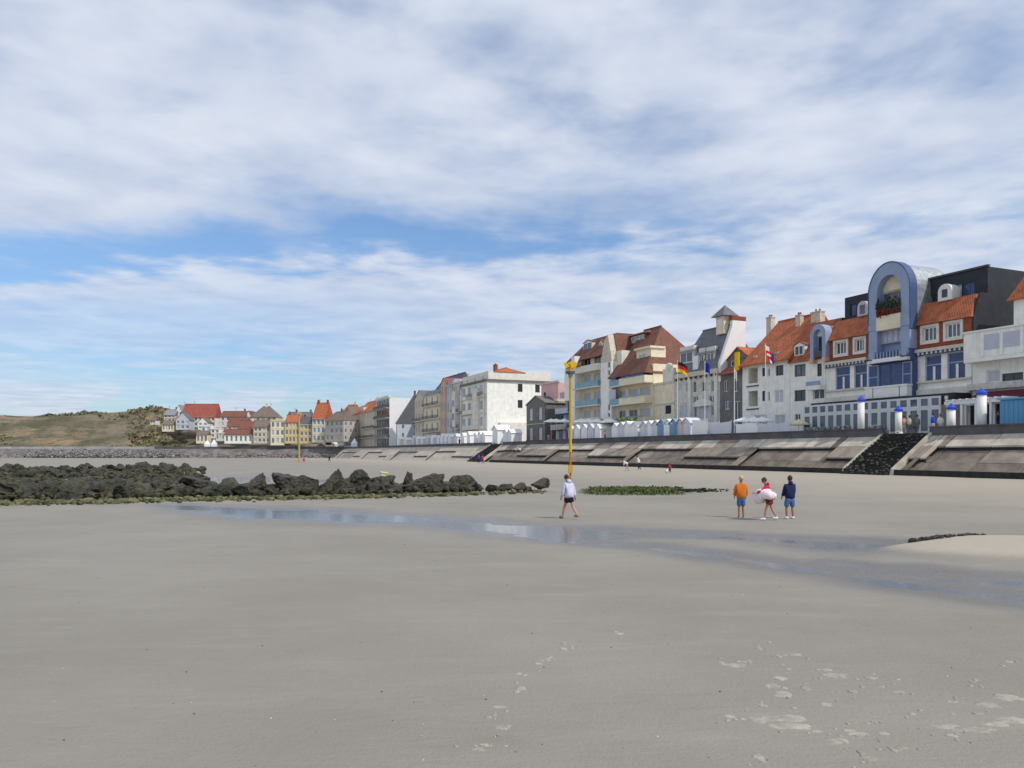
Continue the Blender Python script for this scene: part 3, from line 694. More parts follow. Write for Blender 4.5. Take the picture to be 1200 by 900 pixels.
b.box('shop_front', DARK, .05, W, -.35, -.003, 0, za-.4)
# set-back upper storey with an orange tiled roof
x0 = b.u(1188, 1.7); zr0 = b.z(1190, 352, 1.7); zr1 = b.z(1200, 333, 2.4)
b.body(x0, W, 6, zr0, [(x0+1.0, x0+2.4, zb+1.0, zr0-.6)], WHITE, y=1.7, z0=zb+.36, name='upper_storey')
b.win((x0+1.0, x0+2.4, zb+1.0, zr0-.6), 1.7, 2, 1)
b.mansard(x0-.3, W, 6, zr0, zr1-zr0+.8, TILE, .9, 1.6, .3, insl=.8)

# ---- the hotel: two brick and white wings round a tall blue arch
b = Bld('hotel', 'brick and white hotel with tall grey blue arch and black penthouse', 968, 1138.5)
W = b.W; tx0, tx1 = b.u(1018), b.u(1067)
z_ff = b.z(1105, 459); z_br = b.z(1105, 409); z_rf = b.z(1105, 377); z_rt = b.z(1110, 351, 1.3)
wf = []; wb = []
for a, c in ((979, 996), (1001, 1016), (1084, 1103), (1110, 1131)): wf.append((b.u(a), b.u(c), b.z(1094, 447.5), b.z(1094, 416)))
for a, c in ((977, 994.5), (1000, 1015.5), (1079, 1101), (1106, 1129)): wb.append((b.u(a), b.u(c), b.z(1090, 402), b.z(1090, 381)))
gfl = [(.3, tx0-.2, .2, z_ff-1.2), (tx1+.3, W-.4, .2, z_ff-1.2)]
m = MB(); b.holed(m, 0, W, -.3, z_br, wf+gfl, 0, .3)
m.quad((0, 0, -.3), (0, 11, -.3), (0, 11, z_br), (0, 0, z_br)); m.quad((0, 11, -.3), (W, 11, -.3), (W, 11, z_br), (0, 11, z_br)); m.quad((W, 0, -.3), (W, 11, -.3), (W, 11, z_br), (W, 0, z_br))
b.mb('white_wall', m, WHITE)
m = MB(); wb = [(a+.28, c-.28, d+.2, e-.2) for a, c, d, e in wb]; wbo = [(a-.28, c+.28, d-.28, e+.28) for a, c, d, e in wb]; b.holed(m, 0, W, z_br+.004, z_rf, wbo, 0, .1)
b.mb('brick_wall', m, BRICK)
for a, c, d, e in wb:
    o = b.mb('window_surround', MB().box(a-.27, a, -.12, .3, d-.27, e+.27).box(c, c+.27, -.12, .3, d-.27, e+.27).box(a, c, -.12, .3, e, e+.27).box(a, c, -.12, .3, d-.27, d), OFFWH)
    b.win((a, c, d, e), .02, 3, 1, PAINTW, random.choice((GLASSG, GLASS)), parent=o)
for k, h in enumerate(wf):
    o = b.win(h, .05, 1, 1, ARCHB, GLASSB, fr=.1); a, c, d, e = h
    MB().box((c-a)/2-.13, (c-a)/2+.13, -.02, .04, .1, (e-d)*.58).build('mullion', PAINTW, o); MB().box(.1, c-a-.1, -.015, .035, (e-d)*.62, (e-d)*.67).build('transom', ARCHB, o)
for a, c in ((0, tx0), (tx1, W)):
    b.box('cornice', TRIM, a, c, -.45, -.003, z_br-.1, z_br+.22); b.box('cornice_shadow', ARCHD, a, c, -.3, -.003, z_br-.42, z_br-.102)  # dark band coloured as the shadow below the cornice
    for i in range(int((c-a)/.5)): b.box('corbel', TRIM, a+.1+i*.5, a+.3+i*.5, -.4, -.302, z_br-.36, z_br-.103)
    b.box('window_sill', TRIM, a, c, -.22, -.003, z_ff+1.0, z_ff+1.2)
    b.box('plinth', OFFWH, a, c, -.3, -.003, z_ff-.3, z_ff+.35)
    b.mansard(a, c, 6, z_rf, z_rt-z_rf, TILE, 1.2, 0, .35, insl=0 if a else .5, insr=.45 if a else 0)
    fl = b.box('fascia', DARK, a, c, -2.3, -.003, z_ff-1.25, z_ff-.35)
    for i in range(int((c-a)/1.3)): b.box('fascia_light', OFFWH, a+.5+i*1.3, a+.8+i*1.3, -2.42, -2.303, z_ff-.95, z_ff-.62, fl)
b.box('lit_side_wall', WHITE, tx1+.02, tx1+.75, -.32, .6, z_ff, b.z(1073, 357))  # white strip shaped for the sunlit side wall by the arch
# end wall and penthouse in black slate
zp = b.z(1150, 315, 2.4)
b.mb('end_wall', MB().prism([(W+.003, 0, z_br), (W+.003, 0, z_rf), (W+.003, 1.0, z_rt), (W+.003, 1.8, z_rt), (W+.003, 11, z_rt), (W+.003, 11, z_br)], (0, 0, 0), (.2, 0, 0)), BLACK)
px0 = b.u(1082, 2.0); ph = [(b.u(1116, 2.), b.u(1127, 2.), b.z(1125, 350, 2.), b.z(1125, 333, 2.)), (b.u(1128, 2.), b.u(1142, 2.), b.z(1135, 350, 2.), b.z(1135, 331, 2.)), (b.u(1087, 2.), b.u(1101, 2.), b.z(1095, 356, 2.), b.z(1095, 346, 2.))]
b.body(px0, W+.19, 9, zp, ph, BLACK, y=2.0, z0=z_rf+.5, name='penthouse')
b.win(ph[0], 2., 1, 1, ARCHB, CURT); b.win(ph[1], 2., 2, 1, ARCHD, GLASSB); b.win(ph[2], 2., 3, 1, DARKF, DARK)
b.box('penthouse_roof_edge', DARKF, px0, W+.3, 1.85, 2.2, zp+.003, zp+.18)
xd = b.u(1107, .9); zd = b.z(1107, 352, .9); dm = b.mb('round_dormer', MB().box(xd-.75, xd+.75, .9, 2.2, zd, zd+.9).prism([(xd+.75*math.cos(t_*math.pi/8), .9, zd+.9+.75*math.sin(t_*math.pi/8)) for t_ in range(9)], (0, 0, 0), (0, 1.3, 0)), PAINTW)
MB().box(xd-.3, xd+.3, .87, .897, zd+.3, zd+1.1).build('pane', GLASS, dm)
xl0 = b.u(990, 2.2); zl = b.z(1000, 347, 2.2)
b.body(xl0, tx0+.3, 7, zl, [(b.u(996, 2.2), b.u(1003, 2.2), zl-2.2, zl-.9)], BLACK, y=2.2, z0=z_rf+.5, name='penthouse'); b.win((b.u(996, 2.2), b.u(1003, 2.2), zl-2.2, zl-.9), 2.2, 1, 1, DARKF, GLASSB)
xd = b.u(1010.5, .9); zd = b.z(1010, 370, .9); dm = b.mb('round_dormer', MB().box(xd-.7, xd+.7, .9, 2.2, zd, zd+.9).prism([(xd+.7*math.cos(t_*math.pi/8), .9, zd+.9+.75*math.sin(t_*math.pi/8)) for t_ in range(9)], (0, 0, 0), (0, 1.3, 0)), SHUT)
MB().box(xd-.35, xd+.35, .87, .897, zd+.2, zd+1.2).build('pane', GLASSG, dm)
# the arch
yv = -1.1; ax0, ax1 = b.u(1018, yv), b.u(1066, yv); xm = (ax0+ax1)/2; ro = (ax1-ax0)/2; ri = ro*.58
zc = b.z(1042, 307.5, yv)-ro*1.2; el = 1.2; za0 = z_br+.4
def arch_pts(r, n=20): return [(xm+r*math.cos(math.pi*i/n), zc+r*el*math.sin(math.pi*i/n)) for i in range(n+1)]
def arch_band(r0, r1, y0, y1, zb_, mb):
    o, i_ = arch_pts(r1), arch_pts(r0); o = [(xm+r1, zb_)]+o+[(xm-r1, zb_)]; i_ = [(xm+r0, zb_)]+i_+[(xm-r0, zb_)]; n = len(o)
    vs = [(p[0], y, p[1]) for y in (y0, y1) for p in o]+[(p[0], y, p[1]) for y in (y0, y1) for p in i_]; fs = []
    for k in range(n-1): fs += [(k, k+1, 2*n+k+1, 2*n+k), (n+k, n+k+1, 3*n+k+1, 3*n+k), (k, k+1, n+k+1, n+k), (2*n+k, 2*n+k+1, 3*n+k+1, 3*n+k)]
    return mb.add(vs, fs)
tower = b.mb('arch', arch_band(ri, ro, yv, -.1, za0, MB()), ARCHB)
arch_band(ro, ro+.09, yv-.05, -.1, za0+2, MB()).build('arch_edge', ARCHD, tower)
for zz in (b.z(1061, 378, yv),):
    for sgn in (-1, 1): xx = xm+sgn*(ro+ri)/2; MB().box(xx-(ro-ri)/2-.03, xx+(ro-ri)/2+.03, yv-.06, yv-.003, zz-.28, zz+.28).build('band', ARCHB, tower)
# zinc barrel vault behind
o_ = arch_pts(ro-.05); vm = MB(); n_ = len(o_)
pts = [(xm+ro-.05, z_rf)]+o_+[(xm-ro+.05, z_rf)]; vm.prism([(p[0], -.1, p[1]) for p in pts], (0, 0, 0), (0, 4.9, 0)); b.mb('barrel_vault', vm, ZINC, parent=tower)
# inside the arch
yb = -.25
def zy(py, y=yb): return b.z(1041, py, y)
back = [(xm-ri, zy(341)), (xm+ri, zy(341))]+arch_pts(ri-.01); b.mb('tympanum', MB().prism([(p[0], yb, p[1]) for p in back], (0, 0, 0), (0, .12, 0)), CREAM, parent=tower)
b.win((xm-ri, xm+ri, zy(356), zy(341.5)), yb-.05, 3, 1, ARCHB, GLASSG, parent=tower, fr=.1)
b.box('balcony_panel', CREAM, xm-ri-.01, xm+ri+.01, yv-.1, yb, zy(386, yv), zy(369, yv), tower)
rl = MB()
for i in range(13): x = xm-ri+2*ri*i/12; rl.box(x-.03, x+.03, yv-.08, yv-.03, zy(369, yv)+.003, zy(352, yv))
rl.box(xm-ri, xm+ri, yv-.09, yv-.02, zy(352, yv), zy(351, yv)); b.mb('railing', rl, DARKF, parent=tower)
fl = MB(); lf = MB()
for i in range(90):
    p = (xm+random.uniform(-ri, ri), yv-.1+random.uniform(-.2, .12), zy(365, yv)+random.gauss(0, .22)); fl.ball(p, random.uniform(.06, .13), 5, 3, jit=.3)
for i in range(120): lf.ball((xm+random.uniform(-ri, ri), yv-.02+random.uniform(-.2, .3), zy(358, yv)+random.gauss(0, .32)), random.uniform(.08, .17), 5, 3, jit=.3)
tag(b.mb('geraniums', fl, FLOW, parent=tower), kind='stuff'); tag(b.mb('foliage', lf, LEAF, parent=tower), kind='stuff')
b.box('infill', ARCHB, xm-ri-.02, xm+ri+.02, yb+.14, -.08, z_br-.5, zy(356), tower)
b.win((xm-ri, xm+ri, zy(403), zy(386.5)), yb-.4, 4, 1, ARCHB, CURT, parent=tower, fr=.14)
b.box('sill_band', ARCHD, ax0-.05, ax1+.05, yv+.1, -.1, z_br-.8, za0-.003, tower)
b.box('balustrade_ledge', PAINTW, xm-ri-.3, xm+ri+.1, yv-.35, yv+.098, z_br-.72, z_br-.32, tower)
for i in range(9): x = xm-ri-.2+(2*ri+.2)*i/8; b.mb('baluster', MB().tube((x, yv-.15, z_br-.318), (x, yv-.15, z_br+.35), .09, .07, 6), ARCHB, parent=tower)
for sgn in (-1, 1):
    xx = xm+sgn*(ro+ri)/2; b.mb('rosette', MB().tube((xx, yv-.2, z_br+.1), (xx, yv+.08, z_br+.1), .42, .46, 14), ARCHB, parent=tower)
    b.box('corbel', OFFWH, xx-.5, xx+.5, yv-.3, yv+.098, z_br-.75, z_br-.45, tower)
# blue glazed bay on the first floor, with white planters
bx0, bx1 = b.u(999, -1.0), b.u(1068, -1.0); zb0, zb1 = z_ff+.75, z_br-.85
bay = b.box('bay_core', ARCHD, ax0-.3, ax1+.1, -.75, -.1, z_ff-.3, zb1)
for i, (p, q, mt_) in enumerate(((ax0-.25, xm-ri, GLASSB), (xm-ri+.06, xm+ri-.06, GLASSB), (xm+ri, ax1+.05, GLASSB))):
    b.win((p, q, zb0, zb1-.03), -1.0, (1, 2, 1)[i], 2, ARCHB if i != 1 else ARCHD, mt_, parent=bay, fr=.12)
for p, q in ((ax0-.1, xm-ri-.25), (xm-ri-.1, xm+ri+.1), (xm+ri+.25, ax1)):
    b.box('planter', PAINTW, p, q, -1.5, -.76, z_ff-.25, z_ff+.8, bay); b.box('planter_rim', PAINTW, p-.06, q+.06, -1.56, -.7, z_ff+.803, z_ff+.98, bay)
b.box('fascia', DARK, tx0, tx1, -2.3, -.1, z_ff-1.25, z_ff-.35)
VERF = M('veranda_frame', (.60, .63, .66), var=.06, rough=.5)
# glazed veranda along the ground floor
vx0, vx1 = b.u(942, -2.4), b.u(1103, -2.4); ver = b.box('veranda_floor', DECK, vx0, vx1, -2.5, -.36, .005, .12); zt_ = b.z(1030, 469, -2.4); k = 15
for i in range(k):
    p, q = vx0+(vx1-vx0)*i/k, vx0+(vx1-vx0)*(i+1)/k; zs_ = zt_*.70
    b.win((p+.005, q-.005, .13, zs_), -2.6, 1, 1, VERF, GLASSG, parent=ver, fr=.2, name='glazed_panel'); b.win((p+.005, q-.005, zs_+.004, zt_), -2.6, 1, 1, VERF, GLASSG, parent=ver, fr=.2, name='glazed_panel')

# ---- narrow house with the small arched bay
b = Bld('arched_bay_house', 'white house with rust tiled roof and small blue arched bay', 926, 967.5)
W = b.W; z1 = b.z(960, 421); zr = b.z(962, 378, 3.0)
hs = [(b.u(931), b.u(944), b.z(938, 441), b.z(938, 427)), (b.u(931), b.u(944), b.z(938, 470), b.z(938, 457)), (b.u(957.5), b.u(963), b.z(960, 441), b.z(960, 426)), (b.u(953), b.u(966), b.z(960, 468), b.z(960, 456)), (b.u(931), b.u(938), b.z(935, 494), b.z(935, 485))]
b.body(0, W, 9, z1, hs, WHITE)
for h in hs: b.win(h, 0, 2, 1, PAINTW if random.random() < .5 else DARKF)
b.box('balcony', WHITE, b.u(951), W, -.9, -.003, b.z(960, 457), b.z(960, 452)); b.box('balcony_rail', ARCHB, b.u(951), W, -.9, -.82, b.z(960, 452)+.003, b.z(960, 447))
b.mansard(0, W, 9, z1, zr-z1, TILE2, 2.6, 0, .35, insl=0, insr=0)
b.dormer(b.u(929), b.u(941), b.z(935, 418), b.z(935, 404), .25, 2, WHITE, TILE2, GLASS, .3)
xm = b.u(959, -.5); ro = .5*(b.u(968.3, -.5)-b.u(950, -.5)); ri = ro*.55; zc = b.z(959, 380, -.5)-ro*1.1; el = 1.1
tw = b.mb('arch', arch_band(ri, ro, -.6, .5, z1+.1, MB()), ARCHB)
b.mb('vault', MB().prism([(p[0], .5, p[1]) for p in [(xm+ro-.05, z1+.1)]+arch_pts(ro-.05)+[(xm-ro+.05, z1+.1)]], (0, 0, 0), (0, 3, 0)), ZINC, parent=tw)
b.mb('tympanum', MB().prism([(p[0], .0, p[1]) for p in arch_pts(ri)], (0, 0, 0), (0, .1, 0)), PAINTW, parent=tw)
b.win((xm-ri, xm+ri, z1+.15, zc-.01), -.05, 2, 1, ARCHB, GLASS, parent=tw)
b.mb('railing', MB().box(xm-ri, xm+ri, -.62, -.57, z1+1.15, z1+1.22).box(xm-ri, xm+ri, -.61, -.58, z1+.2, z1+.9), DARKF, parent=tw)
for sgn in (-1, 1): b.box('corbel', SALMON, xm+sgn*ro*.8-.25, xm+sgn*ro*.8+.25, -.7, -.003, z1-.45, z1+.095)
b.chimney(b.u(937, 4), 4, z1+1, b.z(937, 369, 4), .8, .6, BEIGE); b.chimney(b.u(957, 4), 4.2, z1+1, b.z(957, 365, 4), 1.5, .8, BEIGE)

# ---- white house with loggias
b = Bld('loggia_house', 'white house with open loggias and broad orange hipped roof', 870, 925.5)
W = b.W; z1 = b.z(920, 418); hs = []
for y0, y1 in ((449, 431), (476, 458)): hs.append((b.u(877), b.u(888), b.z(883, y0), b.z(883, y1)))
lg = len(hs)
for y0, y1 in ((441, 431), (470, 458)): hs.append((b.u(893), b.u(896.8), b.z(895, y0), b.z(895, y1))); hs.append((b.u(899.5), b.u(902), b.z(901, y0), b.z(901, y1+1)))
hs.append((b.u(909), b.u(918), b.z(914, 440), b.z(914, 428))); hs.append((b.u(907.5), b.u(918), b.z(914, 472), b.z(914, 457)))
gf_ = [(b.u(884), b.u(899), b.z(892, 500), b.z(892, 486)), (b.u(908), b.u(920), b.z(914, 500), b.z(914, 486))]
b.body(0, W, 10, z1, hs+gf_, WHITE)
for i, h in enumerate(hs):
    if i < lg:
        a, c, d, e = h; m = MB().box(a, c, .25, 1.5, d-.1, d-.003).quad((a, .22, d), (a, 1.5, d), (a, 1.5, e), (a, .22, e)).quad((a, 1.5, d), (c, 1.5, d), (c, 1.5, e), (a, 1.5, e)).quad((c, .22, d), (c, 1.5, d), (c, 1.5, e), (c, .22, e)).quad((a, .22, e), (c, .22, e), (c, 1.5, e), (a, 1.5, e))
        lo_ = b.mb('loggia', m, OFFWH); b.win((c-1.0, c-.05, d+.05, e-.1), 1.3, 1, 1, DARKF, GLASS, parent=lo_); b.box('floor_edge', DARKF, a-.3, c+.2, -.12, -.003, d-.45, d-.3)
    else: b.win(h, 0, 1 if h[1]-h[0] < .9 else 2, 1, PAINTW if i % 2 else DARKF, SHUT if i == len(hs)-1 else GLASS)
for h in gf_: b.win(h, 0, 2, 1, PAINTW, SHUT)
hr = b.z(905, 379, 5)-z1; b.roof_x(0, W+.3, 10, z1, hr, TILE, ov=.6, hipl=1.4, hipr=0)
b.chimney(b.u(903, 5), 5, z1+hr-2.2, z1+hr+.9, .9, .7, BEIGE)
for p in (888, 913): x = b.u(p, .8); b.box('roof_vent', GREYW, x-.3, x+.3, .3, 1.2, z1+.35, z1+.85)

# ---- small dark house with the yellow sign
b = Bld('dark_house', 'small dark grey house with red tiled band and yellow sign', 844, 869.5)
W = b.W; z1 = b.z(866, 437); hs = [(b.u(848), b.u(853), b.z(850, 459), b.z(850, 446)), (b.u(859), b.u(865), b.z(862, 459), b.z(862, 445)), (b.u(849), b.u(855), b.z(850, 480), b.z(850, 470)), (b.u(860), b.u(867), b.z(862, 498), b.z(862, 470))]
b.body(0, W, 9, z1, hs, DGREY)
for h in hs: b.win(h, 0, 2, 1, PAINTW)
b.mb('tile_band', MB().prism([(0, -.5, z1), (0, -.5, z1+.12), (0, .9, z1+1.1), (0, .9, z1)], (0, 0, 0), (W, 0, 0)), TILER)
zg = b.z(866, 408, 1.5); b.body(W*.1, W, 7, z1+2.2, [(W*.2, W*.45, z1+1.2, z1+2.0)], DGREY, y=1., z0=z1+.01, name='attic_wall'); b.win((W*.2, W*.45, z1+1.2, z1+2.0), 1., 1, 1)
b.roof_y(W*.1, W, 7, z1+2.2, max(1., zg-z1-2.2), TILE, y=1.0, wall=DGREY)
sg = b.box('sign_panel', FLAGY, b.u(861.8, -.4), b.u(866.8, -.4), -.55, -.42, b.z(864, 434, -.4), b.z(864, 413, -.4)); b.box('sign_edge', DARKF, b.u(861.2, -.4), b.u(861.7, -.4), -.56, -.4, b.z(864, 433, -.4), b.z(864, 414, -.4), sg)
b.box('sign_bracket', DARKF, b.u(864, -.4)-.04, b.u(864, -.4)+.04, -.42, 1.0, b.z(864, 420, -.4), b.z(864, 420, -.4)+.1, sg)

# ---- stone house with the steep slate roof and white gable
b = Bld('slate_roof_house', 'pale stone house with steep slate roof, white gable and lantern turret', 791, 843.5)
W = b.W; z1 = b.z(840, 431); hs = []
for p0, p1, y0, y1 in ((795, 799, 458, 449), (804, 807.5, 459, 448), (812, 816, 460, 447), (822, 827, 459, 447), (833.5, 838, 459, 446), (797, 806, 490, 474), (813, 816.5, 489, 477), (833.5, 838, 487, 476), (812, 818, 473, 464), (830, 838, 472, 463), (820, 830, 492, 474)):
    hs.append((b.u(p0), b.u(p1), b.z((p0+p1)/2, y0), b.z((p0+p1)/2, y1)))
b.body(0, W, 9, z1, hs, STONEG)
for i, h in enumerate(hs): b.win(h, 0, 2 if h[1]-h[0] > 1 else 1, 1, PAINTW, SHUT if i in (0, 5, 10) else GLASSG)
for p in (809, 840): x = b.u(p); b.box('pilaster', OFFWH, x-.35, x+.35, -.25, -.003, 0, z1-.5)
b.mb('bow_head', MB().prism([(b.u(825)+2.1*math.cos(math.pi*i/10), -.35, b.z(825, 476)+1.1*math.sin(math.pi*i/10)) for i in range(11)], (0, 0, 0), (0, .345, 0)), OFFWH)
b.box('cornice', BEIGE, -.1, W, -.35, -.003, z1-.75, z1-.1)
for i in range(9): b.box('bracket', DARKF, .5+W*i/9, .7+W*i/9, -.3, -.003, z1-1.1, z1-.76)
zr = b.z(832, 386, 2.1); b.roof_x(0, W-.3, 8.5, z1, zr-z1, SLATE, hipl=4.2, hipr=0, rf=.25, ov=.25)
# dormers: one broad, two narrow
def shed(p0, p1, y0, y1, y, dep, mat):
    x0_, x1_ = b.u(p0, y), b.u(p1, y); za_, zb_ = b.z((p0+p1)/2, y0, y), b.z((p0+p1)/2, y1, y+1)
    d = b.mb('dormer', MB().box(x0_, x1_, y, y+dep, za_, zb_-.6), OFFWH); MB().prism([(x0_-.2, y-.35, zb_-1.5), (x0_-.2, y-.3, zb_-1.3), (x0_-.2, y+dep, zb_+.1), (x0_-.2, y+dep, zb_-.1)], (0, 0, 0), (x1_-x0_+.4, 0, 0)).build('dormer_roof', mat, d)
    b.win((x0_+.15, x1_-.15, za_+.2, zb_-1.5), y-.2, 2, 1, PAINTW, GLASSG, parent=d)
shed(797, 813, 427, 403, .5, 2.6, SLATEL); shed(819, 826, 430, 405, .5, 2.6, SLATEL); shed(828, 838, 428, 403, .5, 2.8, SLATEL)
b.mb('front_gablet', MB().box(b.u(812.5, .1), b.u(818.5, .1), .0, 1.5, z1-.2, b.z(815, 417, .1)), PAINTW)
zg = b.z(864, 376, 3.)
b.mb('white_gable', MB().prism([(W-.25, -.1, z1-2), (W-.25, -.1, z1+.6), (W-.25, 1.95, zr-.2), (W-.25, 1.95, zg), (W-.25, 4.25, zg), (W-.25, 4.25, z1-2)], (0, 0, 0), (.55, 0, 0)), PAINTW)
b.box('chimney', BRICK, W-.3, W+.32, 1.9, 4.3, zg+.003, zg+.6)
xt, yt = W-1.55, 2.1; zt0, zt1 = zr-1.2, b.z(849, 371, 2.1)
tu = b.box('lantern_turret', CREAM, xt-.85, xt+.85, yt-.85, yt+.85, zt0, zt1); b.mb('turret_roof', MB().add([(xt-1.4, yt-1.4, zt1-.05), (xt+1.4, yt-1.4, zt1-.05), (xt+1.4, yt+1.4, zt1-.05), (xt-1.4, yt+1.4, zt1-.05), (xt, yt, b.z(849, 357.5, 2.1))], ((0, 1, 4), (1, 2, 4), (2, 3, 4), (3, 0, 4), (3, 2, 1, 0))), SLATE, parent=tu)
b.box('turret_louvre', PAINTW, xt-.45, xt+.45, yt-.88, yt-.853, zt0+1.4, zt1-.4, tu)

# ---- cream end house
b = Bld('cream_house', 'narrow cream house with a single small black window', 766, 790.5, nf=12.2)
W = b.W; z1 = b.z(788, 447); h = (b.u(779.5), b.u(786.5), b.z(783, 485), b.z(783, 475))
b.body(0, W, 8, z1, [h], CREAM); b.win(h, 0, 1, 1, DARKF, DARK)
b.mb('stepped_gable', MB().box(W*.45, W*.95, .0, .5, z1+.003, z1+2.1).ball((W*.7, .2, z1+2.3), .9, 10, 6, (1, .4, .8)), OFFWH); b.box('string_course', TRIM, 0, W, -.12, -.003, z1-3.4, z1-3.2); b.box('coping', TRIM, -.1, W+.1, -.15, -.003, z1-.2, z1+.1)

# ---- big apartment house with brown roofs and balconies
b = Bld('apartment_house', 'cream apartment house with steep brown roofs and blue balcony screens', 668, 765.5)
W = b.W; xt0, xt1 = b.u(709), b.u(722); z_l = b.z(700, 418); z_r = b.z(760, 427)
def zz(p, y, v=0): return b.z(p, y, v)
fl_l = [zz(690, y) for y in (497, 476, 455, 436)]; fl_r = [zz(745, y) for y in (497, 473, 450)]
hsL = [(b.u(a), b.u(c), z+.1, z+2.6) for z in fl_l for a, c in ((684, 692), (696, 704))]; hsS = [(b.u(670), b.u(672.5), z+1, z+2.3) for z in fl_l]+[(b.u(675), b.u(677.5), z+1, z+2.3) for z in fl_l[:2]]
hsR = [(b.u(a), b.u(c), z+.1, z+2.5) for z in fl_r for a, c in ((725, 733), (737, 747), (750, 762))]
b.body(0, xt0, 11, z_l, hsL+hsS, CREAM, name='wall'); b.body(xt1, W, 11, z_r, hsR, CREAM, name='wall', sideholes=[(5, 6.2, fl_r[1]+.8, fl_r[1]+2)])
for h in hsL+hsR: b.win(h, 0, 2, 1, OFFWH, random.choice((GLASSG, GLASS, CURT, SHUT)))
for h in hsS: b.win(h, 0, 1, 1, OFFWH, GLASS)
b.win((0, 1.2, fl_r[1]+.8, fl_r[1]+2), 0, 1, 1, OFFWH, GLASS, rot=((W-.1, 5, fl_r[1]+.8), math.pi/2))
for i, z in enumerate(fl_l): b.balcony(b.u(682), xt0-.05, z, 1.5, OFFWH, y=0, solid=(OFFWH, TEALR, TEALR, OFFWH)[i]); b.box('bay_pier', WHITE, b.u(677.8), b.u(681.8), -1.5, -.003, z, z+3.2)
for i, z in enumerate(fl_r): b.balcony(xt1+.05, b.u(734), z, 1.3, OFFWH, solid=TEALR); bl = b.balcony(b.u(735), W-.05, z, 1.6, CREAM, solid=CREAM); MB().box(b.u(738), W-.2, -1.68, -1.62, z+1.003, z+1.22).build('screen', BLUEC if i == 2 else TEALR, bl)
b.box('corner_bay', WHITE, 0, b.u(678), -1.2, -.003, fl_l[1]+1.4, z_l-1.5)
for k in range(2): b.win((.5+k*2.5, 1.6+k*2.5, fl_l[3]+.4, fl_l[3]+2.), -1.38, 1, 1, OFFWH, CURT)
# stair tower with a pointed gable
z_tw = zz(715, 424, -.6); b.body(xt0, xt1, 9, z_tw, [(b.u(717.5), b.u(720), zz(719, y0), zz(719, y1)) for y0, y1 in ((431, 424.5), (440, 434), (481, 474), (489, 484))], WHITE, y=-.9, name='stair_tower')
for y0, y1 in ((431, 424.5), (440, 434), (481, 474), (489, 484)): b.win((b.u(717.5), b.u(720), zz(719, y0), zz(719, y1)), -.9, 1, 1, OFFWH, GLASS)
for y0, y1 in ((455, 440), (473, 457)): b.box('stair_panel', SHUT, b.u(714, -.9), b.u(722, -.9), -1.02, -.903, zz(718, y0, -.9), zz(718, y1, -.9))
zp_ = zz(718, 390, -.9); b.mb('tower_gable', MB().prism([(xt0, -.9, z_tw+.003), (xt1, -.9, z_tw+.003), (xt1-.4, -.9, z_tw+2), ((xt0+xt1)/2+.6, -.9, zp_), ((xt0+xt1)/2-.6, -.9, zp_-1)], (0, 0, 0), (0, 1.2, 0)), BEIGE)
b.mb('tower_roof', MB().prism([(xt0-.1, .3, z_tw), (xt1+.6, .3, z_tw), ((xt0+xt1)/2+.7, .3, zp_+.2)], (0, 0, 0), (0, 9, 0)), TILEB)
b.mansard(-.3, xt0, 11, z_l-.1, zz(695, 397, 2.4)-z_l, TILEB, 2.4, 0, .8, insl=3.5, insr=0, name='left_roof')
b.mb('bay_roof', MB().prism([(b.u(668, -1.2)-.3, -1.8, z_l-1.4), (b.u(682, -1.2), -1.8, z_l-1.4), (b.u(682), .6, z_l+1.2), (.8, .6, z_l+1.2)], (0, 0, 0), (0, .25, .1)), TILEB)
for p0, p1, y0, y1 in ((684, 694, 412, 401), (702, 706, 409, 401)): b.dormer(b.u(p0, .9), b.u(p1, .9), zz((p0+p1)/2, y0, .9), zz((p0+p1)/2, y1, .9), .9, 2, OFFWH, TILEB, GLASSG, .4)
hr = zz(745, 390, 5)-z_r; b.roof_x(xt1, W, 11, z_r, hr, TILEB, ov=1.6, hipl=1.2, hipr=5.2, rf=.45, name='right_roof')
y_ = 3.6; d = b.mb('roof_box', MB().box(b.u(733, y_), b.u(757, y_), y_, y_+3, zz(745, 402, y_), zz(745, 393, y_)), TILEB)
b.win((b.u(735, y_), b.u(755, y_), zz(745, 401.5, y_), zz(745, 394, y_)), y_-.2, 4, 1, OFFWH, CURT, parent=d, fr=.12); b.mb('roof_box_top', MB().prism([(b.u(731, y_), y_-.5, zz(745, 393, y_)), (b.u(759, y_), y_-.5, zz(745, 393, y_)), (b.u(756, y_), y_+1, zz(745, 389, y_)), (b.u(734, y_), y_+1, zz(745, 389, y_))], (0, 0, 0), (0, 3, 0)), TILEB, parent=d)
y_ = .6; d = b.mb('dormer', MB().box(b.u(746, y_), b.u(763, y_), y_, y_+2.8, zz(752, 424, y_), zz(752, 410, y_)), CREAM)
b.win((b.u(749, y_), b.u(757, y_), zz(752, 424, y_), zz(752, 415, y_)), y_-.2, 2, 1, OFFWH, CURT, parent=d); b.box('dormer_cap', CREAM, b.u(745, y_), b.u(764, y_), y_-.35, y_+2.6, zz(752, 410, y_)+.003, zz(752, 407.5, y_), d)
b.box('link_wall', OFFWH, b.u(722.5, .3), b.u(729, .3), .2, 2.5, z_r-.5, zz(726, 411, .3))
hd = MB()
for i in range(260): hd.ball((xt1+random.uniform(-.5, W-xt1), -3.+random.uniform(-.4, .4), random.uniform(0.2, zz(745, 490, -3))), random.uniform(.2, .38), 5, 4, jit=.35)
tag(hd.build('clipped_hedge', HEDGE, None), 'yellow green hedge in front of the cream apartment house', 'hedge')
ho = bpy.data.objects['clipped_hedge']; ho.location = b.root.location; ho.rotation_euler = b.root.rotation_euler

